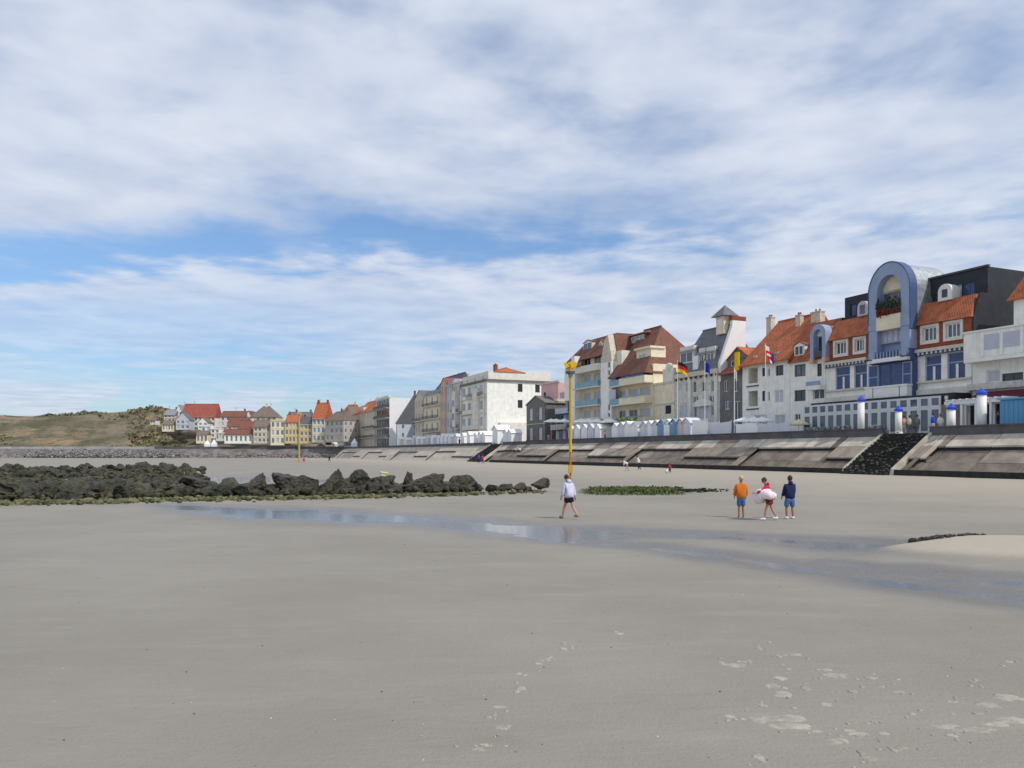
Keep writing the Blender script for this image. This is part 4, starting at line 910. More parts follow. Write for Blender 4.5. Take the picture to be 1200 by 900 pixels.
# ---- glass fronted building behind the yellow marker
b = Bld('glass_house', 'dark stepped glass fronted building with rounded balconies', 652, 667.5)
W = b.W; lv = [0, .2, .42, .64, .84]; zt = b.z(664, 432)
for i in range(4):
    z0, z1 = zt*lv[i]+.01, zt*lv[i+1]; y0 = i*.7; xl = i*W*.12
    m = MB().box(xl, W, y0, 9, z0, z1-.25); o = b.mb('storey', m, DARKF)
    k = 4
    for j in range(k): b.win((xl+(W-xl)*j/k+.03, xl+(W-xl)*(j+1)/k-.03, z0+.1, z1-.4), y0-.22, 1, 1, ARCHB, random.choice((GLASSB, GLASSG, CURT)), parent=o)
    b.mb('balcony', MB().box(xl-.3, W, y0-1.2, 9, z1-.246, z1-.02).box(xl-.3, W, y0-1.2, y0-1.1, z1-.016, z1+.8), LBLUEW if i % 2 else GREYW)
b.mansard(W*.45, W, 8, zt*.84+.02, zt*.16, SLATEL, 1.2, 2.8, .1)

# ---- pink and cream house with a flat roof
b = plain('pink topped cream house with a flat roof beside dark gabled house', 634, 654, 470, CREAM, 'flat', floors=2, cols=2, nf=13.5, D=9, ww=.8, hw=.3)
b.body(0, b.W, 8.8, b.z(654, 448), [(b.W*.15, b.W*.28, b.z(654, 463), b.z(654, 457))], PINKW, y=.05, z0=b.z(654, 470)+.46, name='pink_storey'); b.win((b.W*.15, b.W*.28, b.z(654, 463), b.z(654, 457)), .05, 1, 1, DARKF, DARK); b.box('roof_edge', PINKW, -.2, b.W+.2, -.15, .3, b.z(654, 448)+.003, b.z(654, 448)+.4)
plain('small dark grey gabled house with two pale blue windows', 617, 639, 472, DGREY, 'y', DGREY, 463, floors=2, cols=2, nf=10.6, D=6, ww=1.6, pane=SHUT, hw=.6)

# ---- big white villa with end wall towards the camera
b = Bld('white_villa', 'tall ornate white villa with orange ridge and plain sunlit end wall', 541, 571)
W = b.W; z1 = b.z(571, 445); D = 17.5; fh = z1/4
hs = [(W*x-.55, W*x+.55, fh*f+.9, fh*f+fh*.78) for f in range(4) for x in (.1, .32, .56, .78)]
sh = [(d0, d0+1.3, fh*f+1.3, fh*f+fh*.82) for f in (2, 3) for d0 in (8.2, 13.0)]
b.body(0, W, D, z1, hs, WHITE, sideholes=sh)
for h in hs: b.win(h, 0, 2, 1, PAINTW, random.choice((GLASSG, CURT, GLASS)))
for y0, y1, z0, zq in sh: b.win((0, y1-y0, z0, zq), 0, 1, 1, DARKF, DARK, rot=((W-.1, y0, z0), math.pi/2))
b.mb('cornice', MB().box(-.2, W+.35, -.5, -.003, z1-.3, z1+.2).box(W+.003, W+.35, -.003, D, z1-.3, z1+.2), DGREY); b.box('attic', OFFWH, 0, W, .3, D-.2, z1+.003, z1+2.2)
b.roof_x(0, W, 8, z1+2.2, 1.2, TILE, y=2, hipl=2, hipr=2)
for x in (.0, .44, .9):
    b.box('pilaster', OFFWH, W*x, W*x+.7, -.4, -.003, .1, z1-.9)
for f in (1, 2): b.balcony(W*.2, W*.7, fh*f+.2, 1.2, OFFWH, solid=OFFWH, hr=.9)
for f in (1, 2, 3): b.box('string_course', TRIM, -.1, W+.1, -.2, -.003, fh*f-.15, fh*f+.15)
b.mb('bow_window', MB().prism([(W*.66+1.6*math.cos(math.pi+math.pi*i/8), 1.5*math.sin(math.pi+math.pi*i/8), fh) for i in range(9)], (0, 0, 0), (0, 0, fh*2.6)), OFFWH)
b.mb('lean_to', MB().prism([(W+.02, 3, -.2), (W+.02, 3, fh*1.4), (W+.02, 12, fh*1.4), (W+.02, 12, -.2)], (0, 0, 0), (1.2, 0, 0)), OFFWH)
b.chimney(W*.5, 6, z1+3, z1+5, 1.2, .8, BRICK)
for f in range(1, 4):
    for x in (.1, .32, .56, .78):
        for sg in (-1, 1): b.box('shutter', GREYW if (f+int(x*10)) % 2 else LBLUEW, W*x+sg*.8-.22, W*x+sg*.8+.22, -.06, -.003, fh*f+.9, fh*f+fh*.78)
b.balcony(W*.04, W*.2, fh*2+.2, .9); b.balcony(W*.74, W*.95, fh*3+.2, .9); b.balcony(W*.3, W*.62, fh*3+.2, 1.0)
for x in (.2, .5, .8): b.mb('roof_urn', MB().tube((W*x, .1, z1+.2), (W*x, .1, z1+1.0), .25, .35, 8).ball((W*x, .1, z1+1.2), .35, 8, 5), OFFWH)

# ---- more of the terrace, going away
b = plain('pale grey stone house with bay windows beside tall white villa', 531, 540.6, 448, STONEG, 'flat', floors=4, cols=3, D=11, balc=(1, 2), ww=1.3); b.mb('bay', MB().box(b.W*.3, b.W*.7, -1.1, -.003, 2.6, b.z(540, 458)), OFFWH)
for f in range(3): b.win((b.W*.33, b.W*.67, 3.4+f*3.6, 5.4+f*3.6), -1.3, 3, 1, PAINTW, GLASSG)
plain('narrow slate blue house with white dormers next to salmon house', 523.5, 530.6, 450, LBLUEW, 'mansard', SLATEL, 444, floors=4, cols=2, D=10, chim=1)
plain('salmon pink house with red shop awning', 516.5, 523.2, 449, SALMON, 'y', TILER, 443, floors=4, cols=2, D=10)
b = Bld('slate_hall', 'tall dark violet slate roofed hall rising behind salmon house', 505, 528, nf=22); b.body(0, b.W, 10, b.z(528, 458), [], DGREY, gable=b.z(528, 441, 5)-b.z(528, 458)); b.roof_x(0, b.W, 10, b.z(528, 458), b.z(528, 441, 5)-b.z(528, 458), M('violet_slate', (.10, .095, .15), var=.2, scale=1, bump=.5, tile=3.))
plain('beige house with slate gable left of cream yellow house', 486, 496.6, 466, BEIGE, 'y', SLATE, 457, floors=4, cols=3, D=11, chim=1, side=2, balc=(2,))
b = plain('cream yellow house with deep dark balconies', 497, 516.2, 460, CREAM, 'mansard', SLATE, 455, floors=4, cols=3, D=11, balc=(1, 2, 3), ww=1.5, chim=2, pane=GLASS); b.box('loggia_slab', GREYW, b.W*.45, b.W, -1.0, -.003, 3.4, 3.8)  # grey slab jutting out over the ground floor
b = plain('pale blue grey house with slate roof and bare end wall', 464.2, 465.3, 495, LBLUEW, 'x', SLATE, 462, floors=3, cols=1, D=13, side=3, chim=1); b.box('blue_door', BLUEC, b.W*.2, b.W*.35, -.06, -.003, 0, 2.2)
b = Bld('modern_flats', 'white flat roofed apartment block with dark glazed balcony front', 441, 456.5); W = b.W; z1 = b.z(456, 466); fh = z1/5
b.body(0, W, 21, z1, [(.6+j*(W-1.2)/5+.06, .6+(j+1)*(W-1.2)/5-.06, fh*f+.3, fh*f+fh-.35) for f in range(5) for j in range(5)], PAINTW)
for f in range(5):
    for j in range(5): b.win((.6+j*(W-1.2)/5+.06, .6+(j+1)*(W-1.2)/5-.06, fh*f+.3, fh*f+fh-.35), 0, 2, 1, DARKF, random.choice((GLASS, GLASSG, GLASSG)))
    if f: b.balcony(.2, W-.4, fh*f+.1, 1.4, GREYW, solid=random.choice((DARKF, GLASSG)))
b.box('roof_parapet', OFFWH, -.2, W+.2, -.4, .6, z1+.003, z1+.9)
plain('beige house with broad orange roof and pale dormers', 426, 440.6, 480, BEIGE, 'x', TILE, 467, floors=4, cols=4, D=12, chim=2, side=3, balc=(1, 2))
b = plain('beige gabled house with orange side roof', 412.5, 425.6, 483, BEIGE, 'x', TILE, 468, floors=4, cols=4, D=14, chim=1, balc=(1,), side=3); b.dormer(b.W*.55, b.W*.8, b.z(425, 484)+1, b.z(425, 477)+.4, 1.2, 3, OFFWH, TILE)
plain('grey stone house with white shuttered gable', 403, 412.2, 488, GREYW, 'y', TILEG, 476, floors=4, cols=3, D=12)

# ---- hillside and bend houses (their facades turn towards the beach)
def hill_house(label, pxl, pxr, py_base, py_eave, py_ridge, Y, ang, mat, roofmat, roof='x', floors=2, cols=3, D=9., chim=1, **kw):
    Y += 42; bz = zat(py_base, Y)
    return plain(label, pxl, pxr, py_eave, mat, roof, roofmat, py_ridge, floors, cols, D, base=bz, Y=Y, ang=ang, chim=chim, **kw)
hill_house('grey rendered villa with brown half hipped roof on promenade', 381, 402.5, 517, 492, 482, 282, -32, GREYW, TILEG, 'x', 3, 4, hip=2, side=3)
hill_house('cream house with blue shutters under a steep orange roof', 366, 380.5, 518, 490, 472, 288, -12, CREAM, TILE, 'x', 3, 3, chim=2, pane=BLUEC)
hill_house('tall orange roofed house glimpsed behind grey villa', 399, 409, 516, 484, 474, 312, -40, OFFWH, TILE, 'x', 3, 3)
hill_house('pale yellow house with slate mansard and blue parasol outside', 351, 365.6, 519, 497, 489, 290, -6, YELLOW, SLATE, 'mansard', 3, 3, chim=2)
hill_house('ochre yellow house with orange tiled roof beside yellow marker pole', 334, 350.5, 519, 494, 486, 291, 0, YELLOW, TILE, 'x', 3, 4, chim=2)
hill_house('bright cream corner house with plain sunlit front', 317, 333.5, 521, 493, 489, 291, 3, CREAM, TILEG, 'flat', 3, 3, chim=0)
hill_house('white attic house showing above orange tiled row', 336, 346, 500, 487, 483, 316, 0, OFFWH, SLATE, 'x', 2, 2)
hill_house('low white house above ochre yellow row', 351, 364, 500, 488, 483, 318, 4, PAINTW, SLATE, 'x', 2, 3)
hill_house('large villa with tall grey brown hipped roof', 293, 324, 505, 488, 476.5, 312, 2, BEIGE, TILEG, 'x', 2, 5, D=11, hip=4.5, chim=1)
hill_house('beige stone house with brown gable below large villa', 297, 316.5, 519, 500, 492, 292, 4, BEIGE, TILEG, 'x', 3, 4)
hill_house('low white cottage with three dark windows', 263, 296, 519, 509, 503, 292, 5, WHITE, TILEB, 'x', 1, 6, D=7, ww=.9)
hill_house('pink gabled house under purple brown roof', 266, 290, 508, 499, 489.5, 306, 8, PINKW, TILEB, 'x', 1, 4)
hill_house('long purple brown roofed house behind pink gabled house', 258, 288, 500, 488, 482, 324, 2, OFFWH, TILEB, 'x', 2, 5)
hill_house('narrow white gabled house beside large villa', 288, 294.5, 500, 488, 482, 318, 0, PAINTW, TILEB, 'y', 2, 2, chim=0)
hill_house('small brown roofed house right of pink gabled house', 280, 297, 510, 502, 493, 300, 10, BEIGE, TILEB, 'x', 1, 3)
hill_house('long red roofed hotel crowning hillside', 212, 252, 500, 488.5, 473.5, 336, 4, OFFWH, TILER, 'x', 2, 8, D=12, chim=0)
hill_house('white gabled house at left end of red roofed hotel', 206, 213, 492, 482, 475, 344, 0, WHITE, SLATEL, 'y', 2, 2, chim=0)
hill_house('white villa with two gables below red roofed hotel', 232, 243, 503, 495, 490, 318, 6, PAINTW, TILEG, 'y', 2, 2, chim=0)
hill_house('square white house with dark side window', 235.5, 247, 513, 500, 496, 306, 4, PAINTW, DGREY, 'flat', 2, 2, chim=0)
hill_house('cream house low on hillside, below square white house', 230, 243, 519, 509, 505, 299, 6, CREAM, TILEG, 'x', 1, 3, D=6, chim=0)
hill_house('white house stepped beside square white house', 247, 257, 513, 503, 499, 306, -4, WHITE, TILEG, 'flat', 2, 2, D=6, chim=0)
hill_house('pale bungalow with flat white roof edge', 253, 263, 516, 508, 505, 301, 6, OFFWH, TILEG, 'flat', 1, 3, D=6, chim=0)
hill_house('cream chalet alone on scrubby slope', 190, 203, 505, 497, 493, 318, 10, CREAM, TILEG, 'x', 1, 4, D=7, chim=0)
hill_house('grey stone house half hidden above cream chalet', 192, 205, 494, 486, 480, 340, 4, BEIGE, SLATEL, 'x', 2, 3, chim=1)
hill_house('slate blue house in front of red roofed hotel', 206, 222, 503, 492, 484, 320, 8, LBLUEW, SLATE, 'y', 2, 3, chim=0)
hill_house('tiny pale cottage in scrub on dune', 176, 182, 497, 492, 489, 330, 0, OFFWH, TILEG, 'x', 1, 2, D=5, chim=0)

# ------------------------------------------------------------------ rocks
def rock_mesh(seed, flat=1., n=4):
    bm = bmesh.new(); bmesh.ops.create_icosphere(bm, subdivisions=n, radius=1.); rs = random.Random(seed)
    pl = [(Vector((rs.gauss(0, 1), rs.gauss(0, 1), rs.gauss(0, 1))).normalized(), rs.uniform(.42, .8)) for _ in range(11)]
    o = Vector((rs.random()*40, rs.random()*40, rs.random()*40))
    for v in bm.verts:
        p = v.co.copy()
        for nn, d in pl:
            k = p.dot(nn)
            if k > d: p -= nn*(k-d)*.9
        p *= 1+.22*noise.noise(p*1.4+o)+.13*noise.noise(p*3.7+o)+.10*noise.noise(p*8+o)+.05*noise.noise(p*17+o)
        v.co = Vector((p.x, p.y, p.z*flat))
    me = bpy.data.meshes.new('boulder'); bm.to_mesh(me); bm.free()
    me.polygons.foreach_set('use_smooth', [False]*len(me.polygons)); return me
rm = bpy.data.materials.new('weedy_rock'); rm.use_nodes = True; t = NT(rm.node_tree); bs = t.t.nodes['Principled BSDF']; bs.inputs['Roughness'].default_value = .55
tcn = t.n('ShaderNodeTexCoord'); oi = t.n('ShaderNodeObjectInfo'); geo = t.n('ShaderNodeNewGeometry')
off = t.n('ShaderNodeVectorMath', operation='ADD'); t.set(off.inputs[0], tcn.outputs['Object']); t.set(off.inputs[1], t.m('MULTIPLY', oi.outputs['Random'], 91.)); v = off.outputs[0]
c = t.mixc(t.ramp(t.noise(v, 2.4, 8, .72), .36, .66), (.008, .009, .006), (.062, .058, .038))
c = t.mixc(t.m('MULTIPLY', t.ramp(t.noise(v, 3.4, 7, .75), .50, .62), .75), c, (.055, .068, .019))
c = t.mixc(t.m('MULTIPLY', t.ramp(t.noise(v, 1.9, 5, .7), .54, .70), .6), c, (.095, .072, .042))
c = t.mixc(t.m('MULTIPLY', t.ramp(oi.outputs['Random'], .80, 1.), .45), c, (.16, .135, .10))
t.set(bs.inputs['Base Color'], c)
b = t.n('ShaderNodeBump'); b.inputs['Strength'].default_value = .9; b.inputs['Distance'].default_value = .12
t.set(b.inputs['Height'], t.noise(v, 6, 6, .7)); t.set(bs.inputs['Normal'], b.outputs[0])
RV = [slotted(rock_mesh(i, .85), rm) for i in range(8)]
def boulder(x, y, rx, ry, rz, sink=.25, label='dark weed covered boulder heaped in stone groyne', grp='boulders of the near groyne', tilt=.4, k=None, yaw=None):
    z = float(ground_z(x, y)); o = mkobj('boulder', RV[random.randrange(8) if k is None else k], None)
    o.location = (x, y, z+rz*(1-sink)); o.scale = (rx, ry, rz); o.rotation_euler = (random.uniform(-tilt, tilt), random.uniform(-tilt, tilt), random.uniform(0, 6.3) if yaw is None else yaw)
    return tag(o, label, 'boulder', grp)
GL = [(-140, 590.), (0, 589.), (100, 588.), (220, 585.), (340, 584.), (460, 581.5), (560, 579.), (650, 576.5)]
def gline(px): return float(np.interp(px, [g[0] for g in GL], [g[1] for g in GL]))
def gY(px, back=0.): return F*EYE/(gline(px)-HZ)+back
# the big ones that make the skyline
for px, yt, wp in [(232, 553, 44), (190, 557, 34), (268, 557, 34), (302, 552, 32), (338, 547.5, 48), (360, 556, 34), (393, 549, 36), (420, 547, 40), (447, 551, 34), (404, 559, 40), (478, 551.5, 22), (487, 561, 34), (540, 554, 34), (522, 563, 40), (459, 560, 34), (433, 563, 36), (286, 566, 34), (320, 566, 36), (252, 566, 36), (214, 566, 38), (170, 565, 36),
                   (20, 557, 40), (55, 560, 36), (92, 556, 36), (128, 559, 38), (150, 562, 30), (0, 566, 40), (40, 569, 34), (75, 570, 36), (112, 570, 36), (-20, 560, 44), (-60, 558, 44), (-100, 560, 40)]:
    Y = gY(px, random.uniform(1.2, 2.0)); p = at(px, Y); r = wp/F*Y*.58; h = zat(yt, Y)
    boulder(p.x, p.y, r, r*random.uniform(.8, 1.), max(.3, h*.61), .28, tilt=.18)
# single ones one can name
Y = gY(505, 1.2); p = at(505, Y); boulder(p.x, p.y, 24/F*Y, .7, .62, .15, 'big slab sided boulder tilted up to one end in stone groyne', 'x', .0, 2, .25).rotation_euler = (.15, -.35, .2)
Y = gY(632, .6); p = at(632, Y); boulder(p.x, p.y, 14/F*Y, .6, .5, .1, 'lone rounded boulder standing at inland end of stone groyne', 'x', .1, 4, .3)
for o in col.objects:
    if o.get('group') == 'x': del o['group']
for px, yt, wp in [(560, 566, 16), (578, 567, 18), (592, 566, 20), (607, 565, 18), (617, 567, 14)]:
    Y = gY(px, .7); p = at(px, Y); r = wp/F*Y*.55; boulder(p.x, p.y, r, r*.9, max(.2, zat(yt, Y)*.6), .25, 'low dark boulder in broken row towards lone boulder', 'low boulders at the inland end of the groyne', .15)
# filling
for i in range(190):
    px = random.uniform(-120, 552) if i < 125 else random.uniform(-120, 235); back = random.uniform(-.1, 2.6) if i < 125 else random.uniform(2.0, 12)
    Y = gY(px, back); p = at(px, Y); r = random.uniform(.3, .68); boulder(p.x, p.y, r, r*random.uniform(.8, 1.1), r*random.uniform(.6, .95), .25, 'small dark boulder wedged low among larger ones of stone groyne', 'small boulders low in the near groyne')
# second line of rocks further off, left
for i in range(85):
    px = random.uniform(-110, 235); Y = 96+random.uniform(-5, 12)+(px < 120)*random.uniform(-30, 6); p = at(px, Y); r = random.uniform(.45, .95); boulder(p.x, p.y, r, r, r*random.uniform(.6, .95), .2, 'dark boulder in rock field beyond blue tidal pools', 'boulders of the rock field beyond the pools')
# small stones
def stones(name, label, pts, mat, parent=None, cat='stones'):
    mb = MB(); base_ = [np.array([v.co[:] for v in rock_mesh(40+i, .8, 1).vertices]) for i in range(5)]; fcs = [tuple(p.vertices) for p in rock_mesh(40, .8, 1).polygons]
    for (x, y, z, r) in pts:
        a = random.uniform(0, 6.3); ca, sa = math.cos(a), math.sin(a); q = random.choice(base_)*r; mb.add(np.stack([q[:, 0]*ca-q[:, 1]*sa+x, q[:, 0]*sa+q[:, 1]*ca+y, q[:, 2]+z], -1).tolist(), fcs)
    me = bpy.data.meshes.new(name); me.from_pydata(mb.v, [], mb.f); o = mkobj(name, me, mat); return tag(o, label, cat, kind='stuff')
pts = []
for i in range(2800):
    px = random.uniform(-150, 555) if i < 800 else random.uniform(-150, 245); Y = gY(px, random.uniform(-.3, 2.6) if i < 800 else random.uniform(.5, 22)); p = at(px, Y); r = random.uniform(.12, .34)*(1.5 if i > 800 else 1); pts.append((p.x, p.y, float(ground_z(p.x, p.y))+r*.4+random.uniform(0, .25), r))
for i in range(1000):
    px = random.uniform(-150, 240); Y = random.uniform(72, 112); p = at(px, Y); r = random.uniform(.2, .55); pts.append((p.x, p.y, float(ground_z(p.x, p.y))+r*.4, r))
stones('dark_rubble', 'black weedy rubble packed between groyne boulders', pts, M('black_rubble', (.018, .019, .012), var=.6, scale=1.6, c2=(.068, .064, .038), rough=.85, bump=.6))
pts = []
for i in range(2300):
    px = random.uniform(-150, 640); dens = 1.0 if px < 560 else .35
    if random.random() > dens: continue
    Y = gY(px, random.gauss(-.5, .75)-(px < 260)*random.uniform(0, .8)); p = at(px, Y); r = random.uniform(.06, .2)*(1.2 if random.random() < .25 else 1); pts.append((p.x, p.y, float(ground_z(p.x, p.y))+r*.35, r))
stones('weedy_stones', 'small yellow green weedy stones along foot of stone groyne', pts, M('weedy_stone', (.05, .058, .022), var=.55, scale=1.6, c2=(.15, .145, .075), rough=.85, bump=.6))
pts = []
for i in range(2600):
    k = random.random(); seg_ = random.choices(range(len(SHORE)-2), [(SHORE[j+1]-SHORE[j]).length for j in range(len(SHORE)-2)])[0]; q = SHORE[seg_].lerp(SHORE[seg_+1], k)
    off_ = abs(random.gauss(0, 1.8)); r = random.uniform(.25, .75); y = q.y+2.2-off_; pts.append((q.x+random.uniform(-1, 1), y, max(-.35, 1.5-off_*1.0)+random.uniform(-.1, .3), r))
stones('rip_rap', 'grey rip rap heaped against far revetment', pts, M('rip_rap_stone', (.15, .135, .13), var=.55, scale=.5, c2=(.27, .25, .24), rough=.9))
pts = []
for i in range(900):
    px = random.uniform(30, 205); Y = 326+random.uniform(-1, 4); p = at(px, Y); r = random.uniform(.25, .7); pts.append((p.x, p.y, .3+(Y-325)*.6+random.uniform(0, .5), r))
stones('pale_rip_rap', 'pale lilac grey stones piled below scrubby dune', pts, M('pale_rip_rap_stone', (.19, .172, .17), var=.35, scale=.5, c2=(.26, .245, .24), rough=.9))
pts = []
for i in range(170):
    f = random.random(); px = 1068+f*140; py = 641-f*13+random.gauss(0, .5+f*.5); x, y = gpx(px, py, .05); r = random.uniform(.03, .10)*(1.3-f*.7); pts.append((x, y, float(ground_z(x, y))+r*.3, r))
stones('dark_pebbles', 'line of dark pebbles and wrack along edge of sand mound', pts, M('dark_pebble', (.045, .04, .036), var=.5, scale=4, rough=.8), cat='pebbles')
for nm, lab_, mt_, cnt in (('shell_bits', 'pale shell bits scattered over damp sand', M('shell', (.62, .58, .50), var=.2), 26), ('wrack_bits', 'dark wrack bits scattered over damp sand', M('dry_wrack', (.06, .05, .035), var=.4), 60)):
    pts = []
    for i in range(cnt):
        px = random.uniform(-20, 1220); py = random.uniform(596, 905); x, y = gpx(px, py); r = random.uniform(.004, .011)*(1+y*.03)
        pts.append((x, y, float(ground_z(x, y))+r*.3, r))
    stones(nm, lab_, pts, mt_, cat='beach debris')
# weed-green strip where the groyne dies out
mb = MB(); dk = MB()
for i in range(16000):
    px = random.triangular(676, 812, 745); Y = F*EYE/(random.gauss(576.3, 1.7)-HZ)-.0
    if not 571 < HZ+F*EYE/Y < 581: continue
    edge = min(1, (px-674)/20, (815-px)/30); p = at(px, Y); z = float(ground_z(p.x, p.y)); hgt = random.uniform(.03, .2)*max(.15, edge)*(1 if noise.noise((p.x*1.3, p.y*.6, 0)) > -.1 else .4); a = random.uniform(0, 6.3); r = random.uniform(.015, .045)
    d = Vector((math.cos(a), math.sin(a), 0))*r; ln = Vector((random.gauss(0, .1), random.gauss(0, .1), hgt)); q = Vector((p.x, p.y, z-.01)); (dk if random.random() < .12 else mb).quad(q-d, q+d, q+d*.6+ln, q-d*.7+ln)
tag(mb.build('green_weed', M('green_sea_weed', (.07, .105, .028), var=.55, scale=1.1, rough=.85, c2=(.14, .17, .06))), 'bright green weed strip on sand behind walking person', 'seaweed', kind='stuff')
for i in range(500):
    px = random.gauss(818, 14) if i < 250 else random.uniform(690, 800); py = 575.5+random.gauss(0, .8) if i < 250 else 572.5+random.gauss(0, .6); p = at(px, F*EYE/(py-HZ)); q = Vector((p.x, p.y, float(ground_z(p.x, p.y))-.01)); a = random.uniform(0, 6.3); d = Vector((math.cos(a), math.sin(a), 0))*.09; ln = Vector((random.gauss(0, .08), random.gauss(0, .08), random.uniform(.03, .14))); dk.quad(q-d, q+d, q+d*.6+ln, q-d*.7+ln)
tag(dk.build('dark_wrack', M('dark_wrack_mat', (.03, .035, .02), var=.4, rough=.8)), 'dark wrack scattered along the green weed strip', 'seaweed', kind='stuff')
# pale crate-like block on the rocks
Y = gY(445, 1.9); p = at(444, Y, zat(554, Y)); bl = MB().box(-.2, .2, -.15, .15, -.2, .1).box(-.23, .23, -.18, .18, .103, .16); o = bl.build('pale_block', M('pale_yellow_plastic', (.62, .60, .34), var=.15)); o.location = p; bpy.context.view_layer.update(); o.hide_set(False)
hits = []
for k_ in range(-6, 7):
    ok_, hp_, _, _, ho_, _ = scn.ray_cast(bpy.context.evaluated_depsgraph_get(), Vector((p.x+k_*.1, p.y-.1, 4)), Vector((0, 0, -1)))
    if ok_ and ho_.name.startswith('boulder'): hits.append(hp_)
if hits: hp_ = max(hits, key=lambda q_: q_.z); o.location = hp_+Vector((0, 0, .14))
o.rotation_euler = (.1, .15, .4); tag(o, 'pale yellow block lying on top of stone groyne', 'block')

# ------------------------------------------------------------------ marker poles
Y = 46.5; p = at(668.5, Y); gz = float(ground_z(p.x, p.y)); mk = empty('groyne_marker', (p.x, p.y, gz), 0, 'tall yellow groyne marker pole with yellow top mark', 'marker pole')
zz_ = lambda py: zat(py, Y)-gz
MB().tube((0, 0, -.3), (0, 0, zz_(526)), .06, .06, 10).build('lower_pole', RUST, mk)
MB().tube((0, 0, zz_(530)), (0, 0, zz_(442)), .088, .085, 12).build('upper_pole', YPAINT, mk); MB().tube((0, 0, zz_(442.)), (0, 0, zz_(438)), .14, .14, 12).build('collar', M('dull_grey_paint', (.32, .29, .24), var=.2), mk)
MB().box(-.13, .13, -.13, .13, zz_(554), zz_(545)).build('box', YPAINT, mk)
MB().tube((0, 0, zz_(438)), (0, 0, zz_(435)), .30, .28, 10).build('platform', DARKF, mk)
tm = MB().tube((0, 0, zz_(435)), (0, 0, zz_(430)), .05, .05, 8)
for x0_, h0_, tl_, y_ in ((-.30, .34, .5, -.05), (-.1, .46, -.35, .05), (.12, .40, .3, -.08), (.30, .44, -.5, .03)):
    c_ = Vector((x0_*.85, y_, zz_(428)+.05*math.sin(x0_*20))); u_ = Vector((math.cos(tl_), 0, math.sin(tl_))); w_ = Vector((-math.sin(tl_), 0, math.cos(tl_)))
    tm.prism([c_-u_*.12-w_*h0_/2, c_+u_*.12-w_*h0_/2, c_+u_*.10+w_*h0_/2, c_-u_*.10+w_*h0_/2], (0, 0, 0), (0, .05, 0))
tm.build('top_mark', M('bright_yellow_paint', (.72, .45, .02), var=.08, rough=.5), mk)
Y = 185.; p = at(350.5, Y); mk = empty('groyne_marker', (p.x, p.y, 0), 0, 'slim ochre marker pole standing in front of yellow houses', 'marker pole'); MB().tube((0, 0, -.4), (0, 0, zat(486, Y)), .24, .2, 10).build('pole', OCHRE, mk); MB().box(-.4, .4, -.4, .4, zat(486, Y), zat(483, Y)).build('top_mark', OCHRE, mk)

# ------------------------------------------------------------------ promenade furniture
def post(px, n, pyt, pyb, label, r=.33, root_z=PZ):
    q = sn(s_at(px, n), n); Y = q.y; zb_, zt_ = root_z, zat(pyt, Y); o = empty('promenade_post', (q.x, q.y, zb_), 0, label, 'post')
    h = zt_-zb_; MB().tube((0, 0, -.05), (0, 0, h-.55), r, r, 16).build('shaft', POSTW, o, True); MB().tube((0, 0, 0), (0, 0, .18), r+.08, r+.06, 16).build('base', POSTW, o)
    MB().tube((0, 0, h-.55), (0, 0, h-.38), r+.08, r+.08, 16).tube((0, 0, h-.38), (0, 0, h), r+.06, .05, 16).build('cap', CAPB, o); return o
post(1009, 5.9, 464, 500, 'tall white post with blue cap before veranda, left of dark stairs')
post(1053, 5.6, 475, 507, 'shorter white post with blue cap at head of dark stairs', .3)
post(1115, 5.9, 472.5, 497, 'short white post with blue cap under white pergola', .33)
post(1150.5, 6.2, 455, 497, 'tallest white post with blue cap beside sky blue kiosk', .38)
# pergola
pg = Bld('pergola', 'white open pergola beside the stairs', 1109, 1180, nf=8.0, cat='pergola'); zt = pg.z(1150, 468); zb_ = 0
for x in np.linspace(0, pg.W-.2, 5): pg.box('pergola_post', POSTW, x, x+.2, 0, .2, 0, zt-.32); pg.box('pergola_post', POSTW, x, x+.2, 2.4, 2.6, 0, zt-.32)
pg.box('beam', POSTW, -.2, pg.W+.2, -.05, .25, zt-.31, zt); pg.box('beam', POSTW, -.2, pg.W+.2, 2.35, 2.65, zt-.31, zt)
for x in np.linspace(.1, pg.W-.3, 9): pg.box('rafter', POSTW, x, x+.14, -.3, 2.9, zt+.003, zt+.16)
pg.box('bench', GREYW, .6, pg.W-.6, 2.0, 2.35, .45, .55)
# kiosk
kb = Bld('kiosk', 'sky blue boarded kiosk on promenade', 1171.5, 1240, nf=6.4, cat='kiosk'); zk = kb.z(1185, 466)
kw = kb.box('wall', KIOSK, .05, kb.W-.05, .05, 2.6, 0, zk-.15)
for i in range(12): kb.box('board', KIOSK, kb.W*i/12+.012, kb.W*(i+1)/12-.012, 0, .047, .03, zk-.2, kw)
kb.box('roof', M('kiosk_roof_blue', (.14, .36, .55), var=.05), -.12, kb.W+.12, -.15, 2.75, zk-.147, zk)
# beach cabins
def cabin_proto(wm):
    r = empty('beach_cabin', (0, 0, 0), 0); m = MB().box(-.85, .85, 0, 1.9, .1, 1.9).prism([(-.85, 0, 1.9), (.85, 0, 1.9), (0, 0, 2.45)], (0, 0, 0), (0, 1.9, 0)); wl_ = m.build('wall', wm, r)
    rf = MB()
    for p, q in (((-1.0, 1.82), (0, 2.47)), ((0, 2.47), (1.0, 1.82))): rf.prism([(p[0], -.12, p[1]), (q[0], -.12, q[1]), (q[0], -.12, q[1]+.06), (p[0], -.12, p[1]+.06)], (0, 0, 0), (0, 2.14, 0))
    rf.build('roof', wm, r); MB().box(-.38, .38, -.04, -.003, .15, 1.8).build('door', wm, r); MB().box(-.85, .85, .05, 1.85, 0, .098).build('plinth', GREYW, r); return r
PR = {k: cabin_proto(m_) for k, m_ in (('w', CABW), ('l', CABL), ('b', CABB), ('p', CABP))}; used = set()
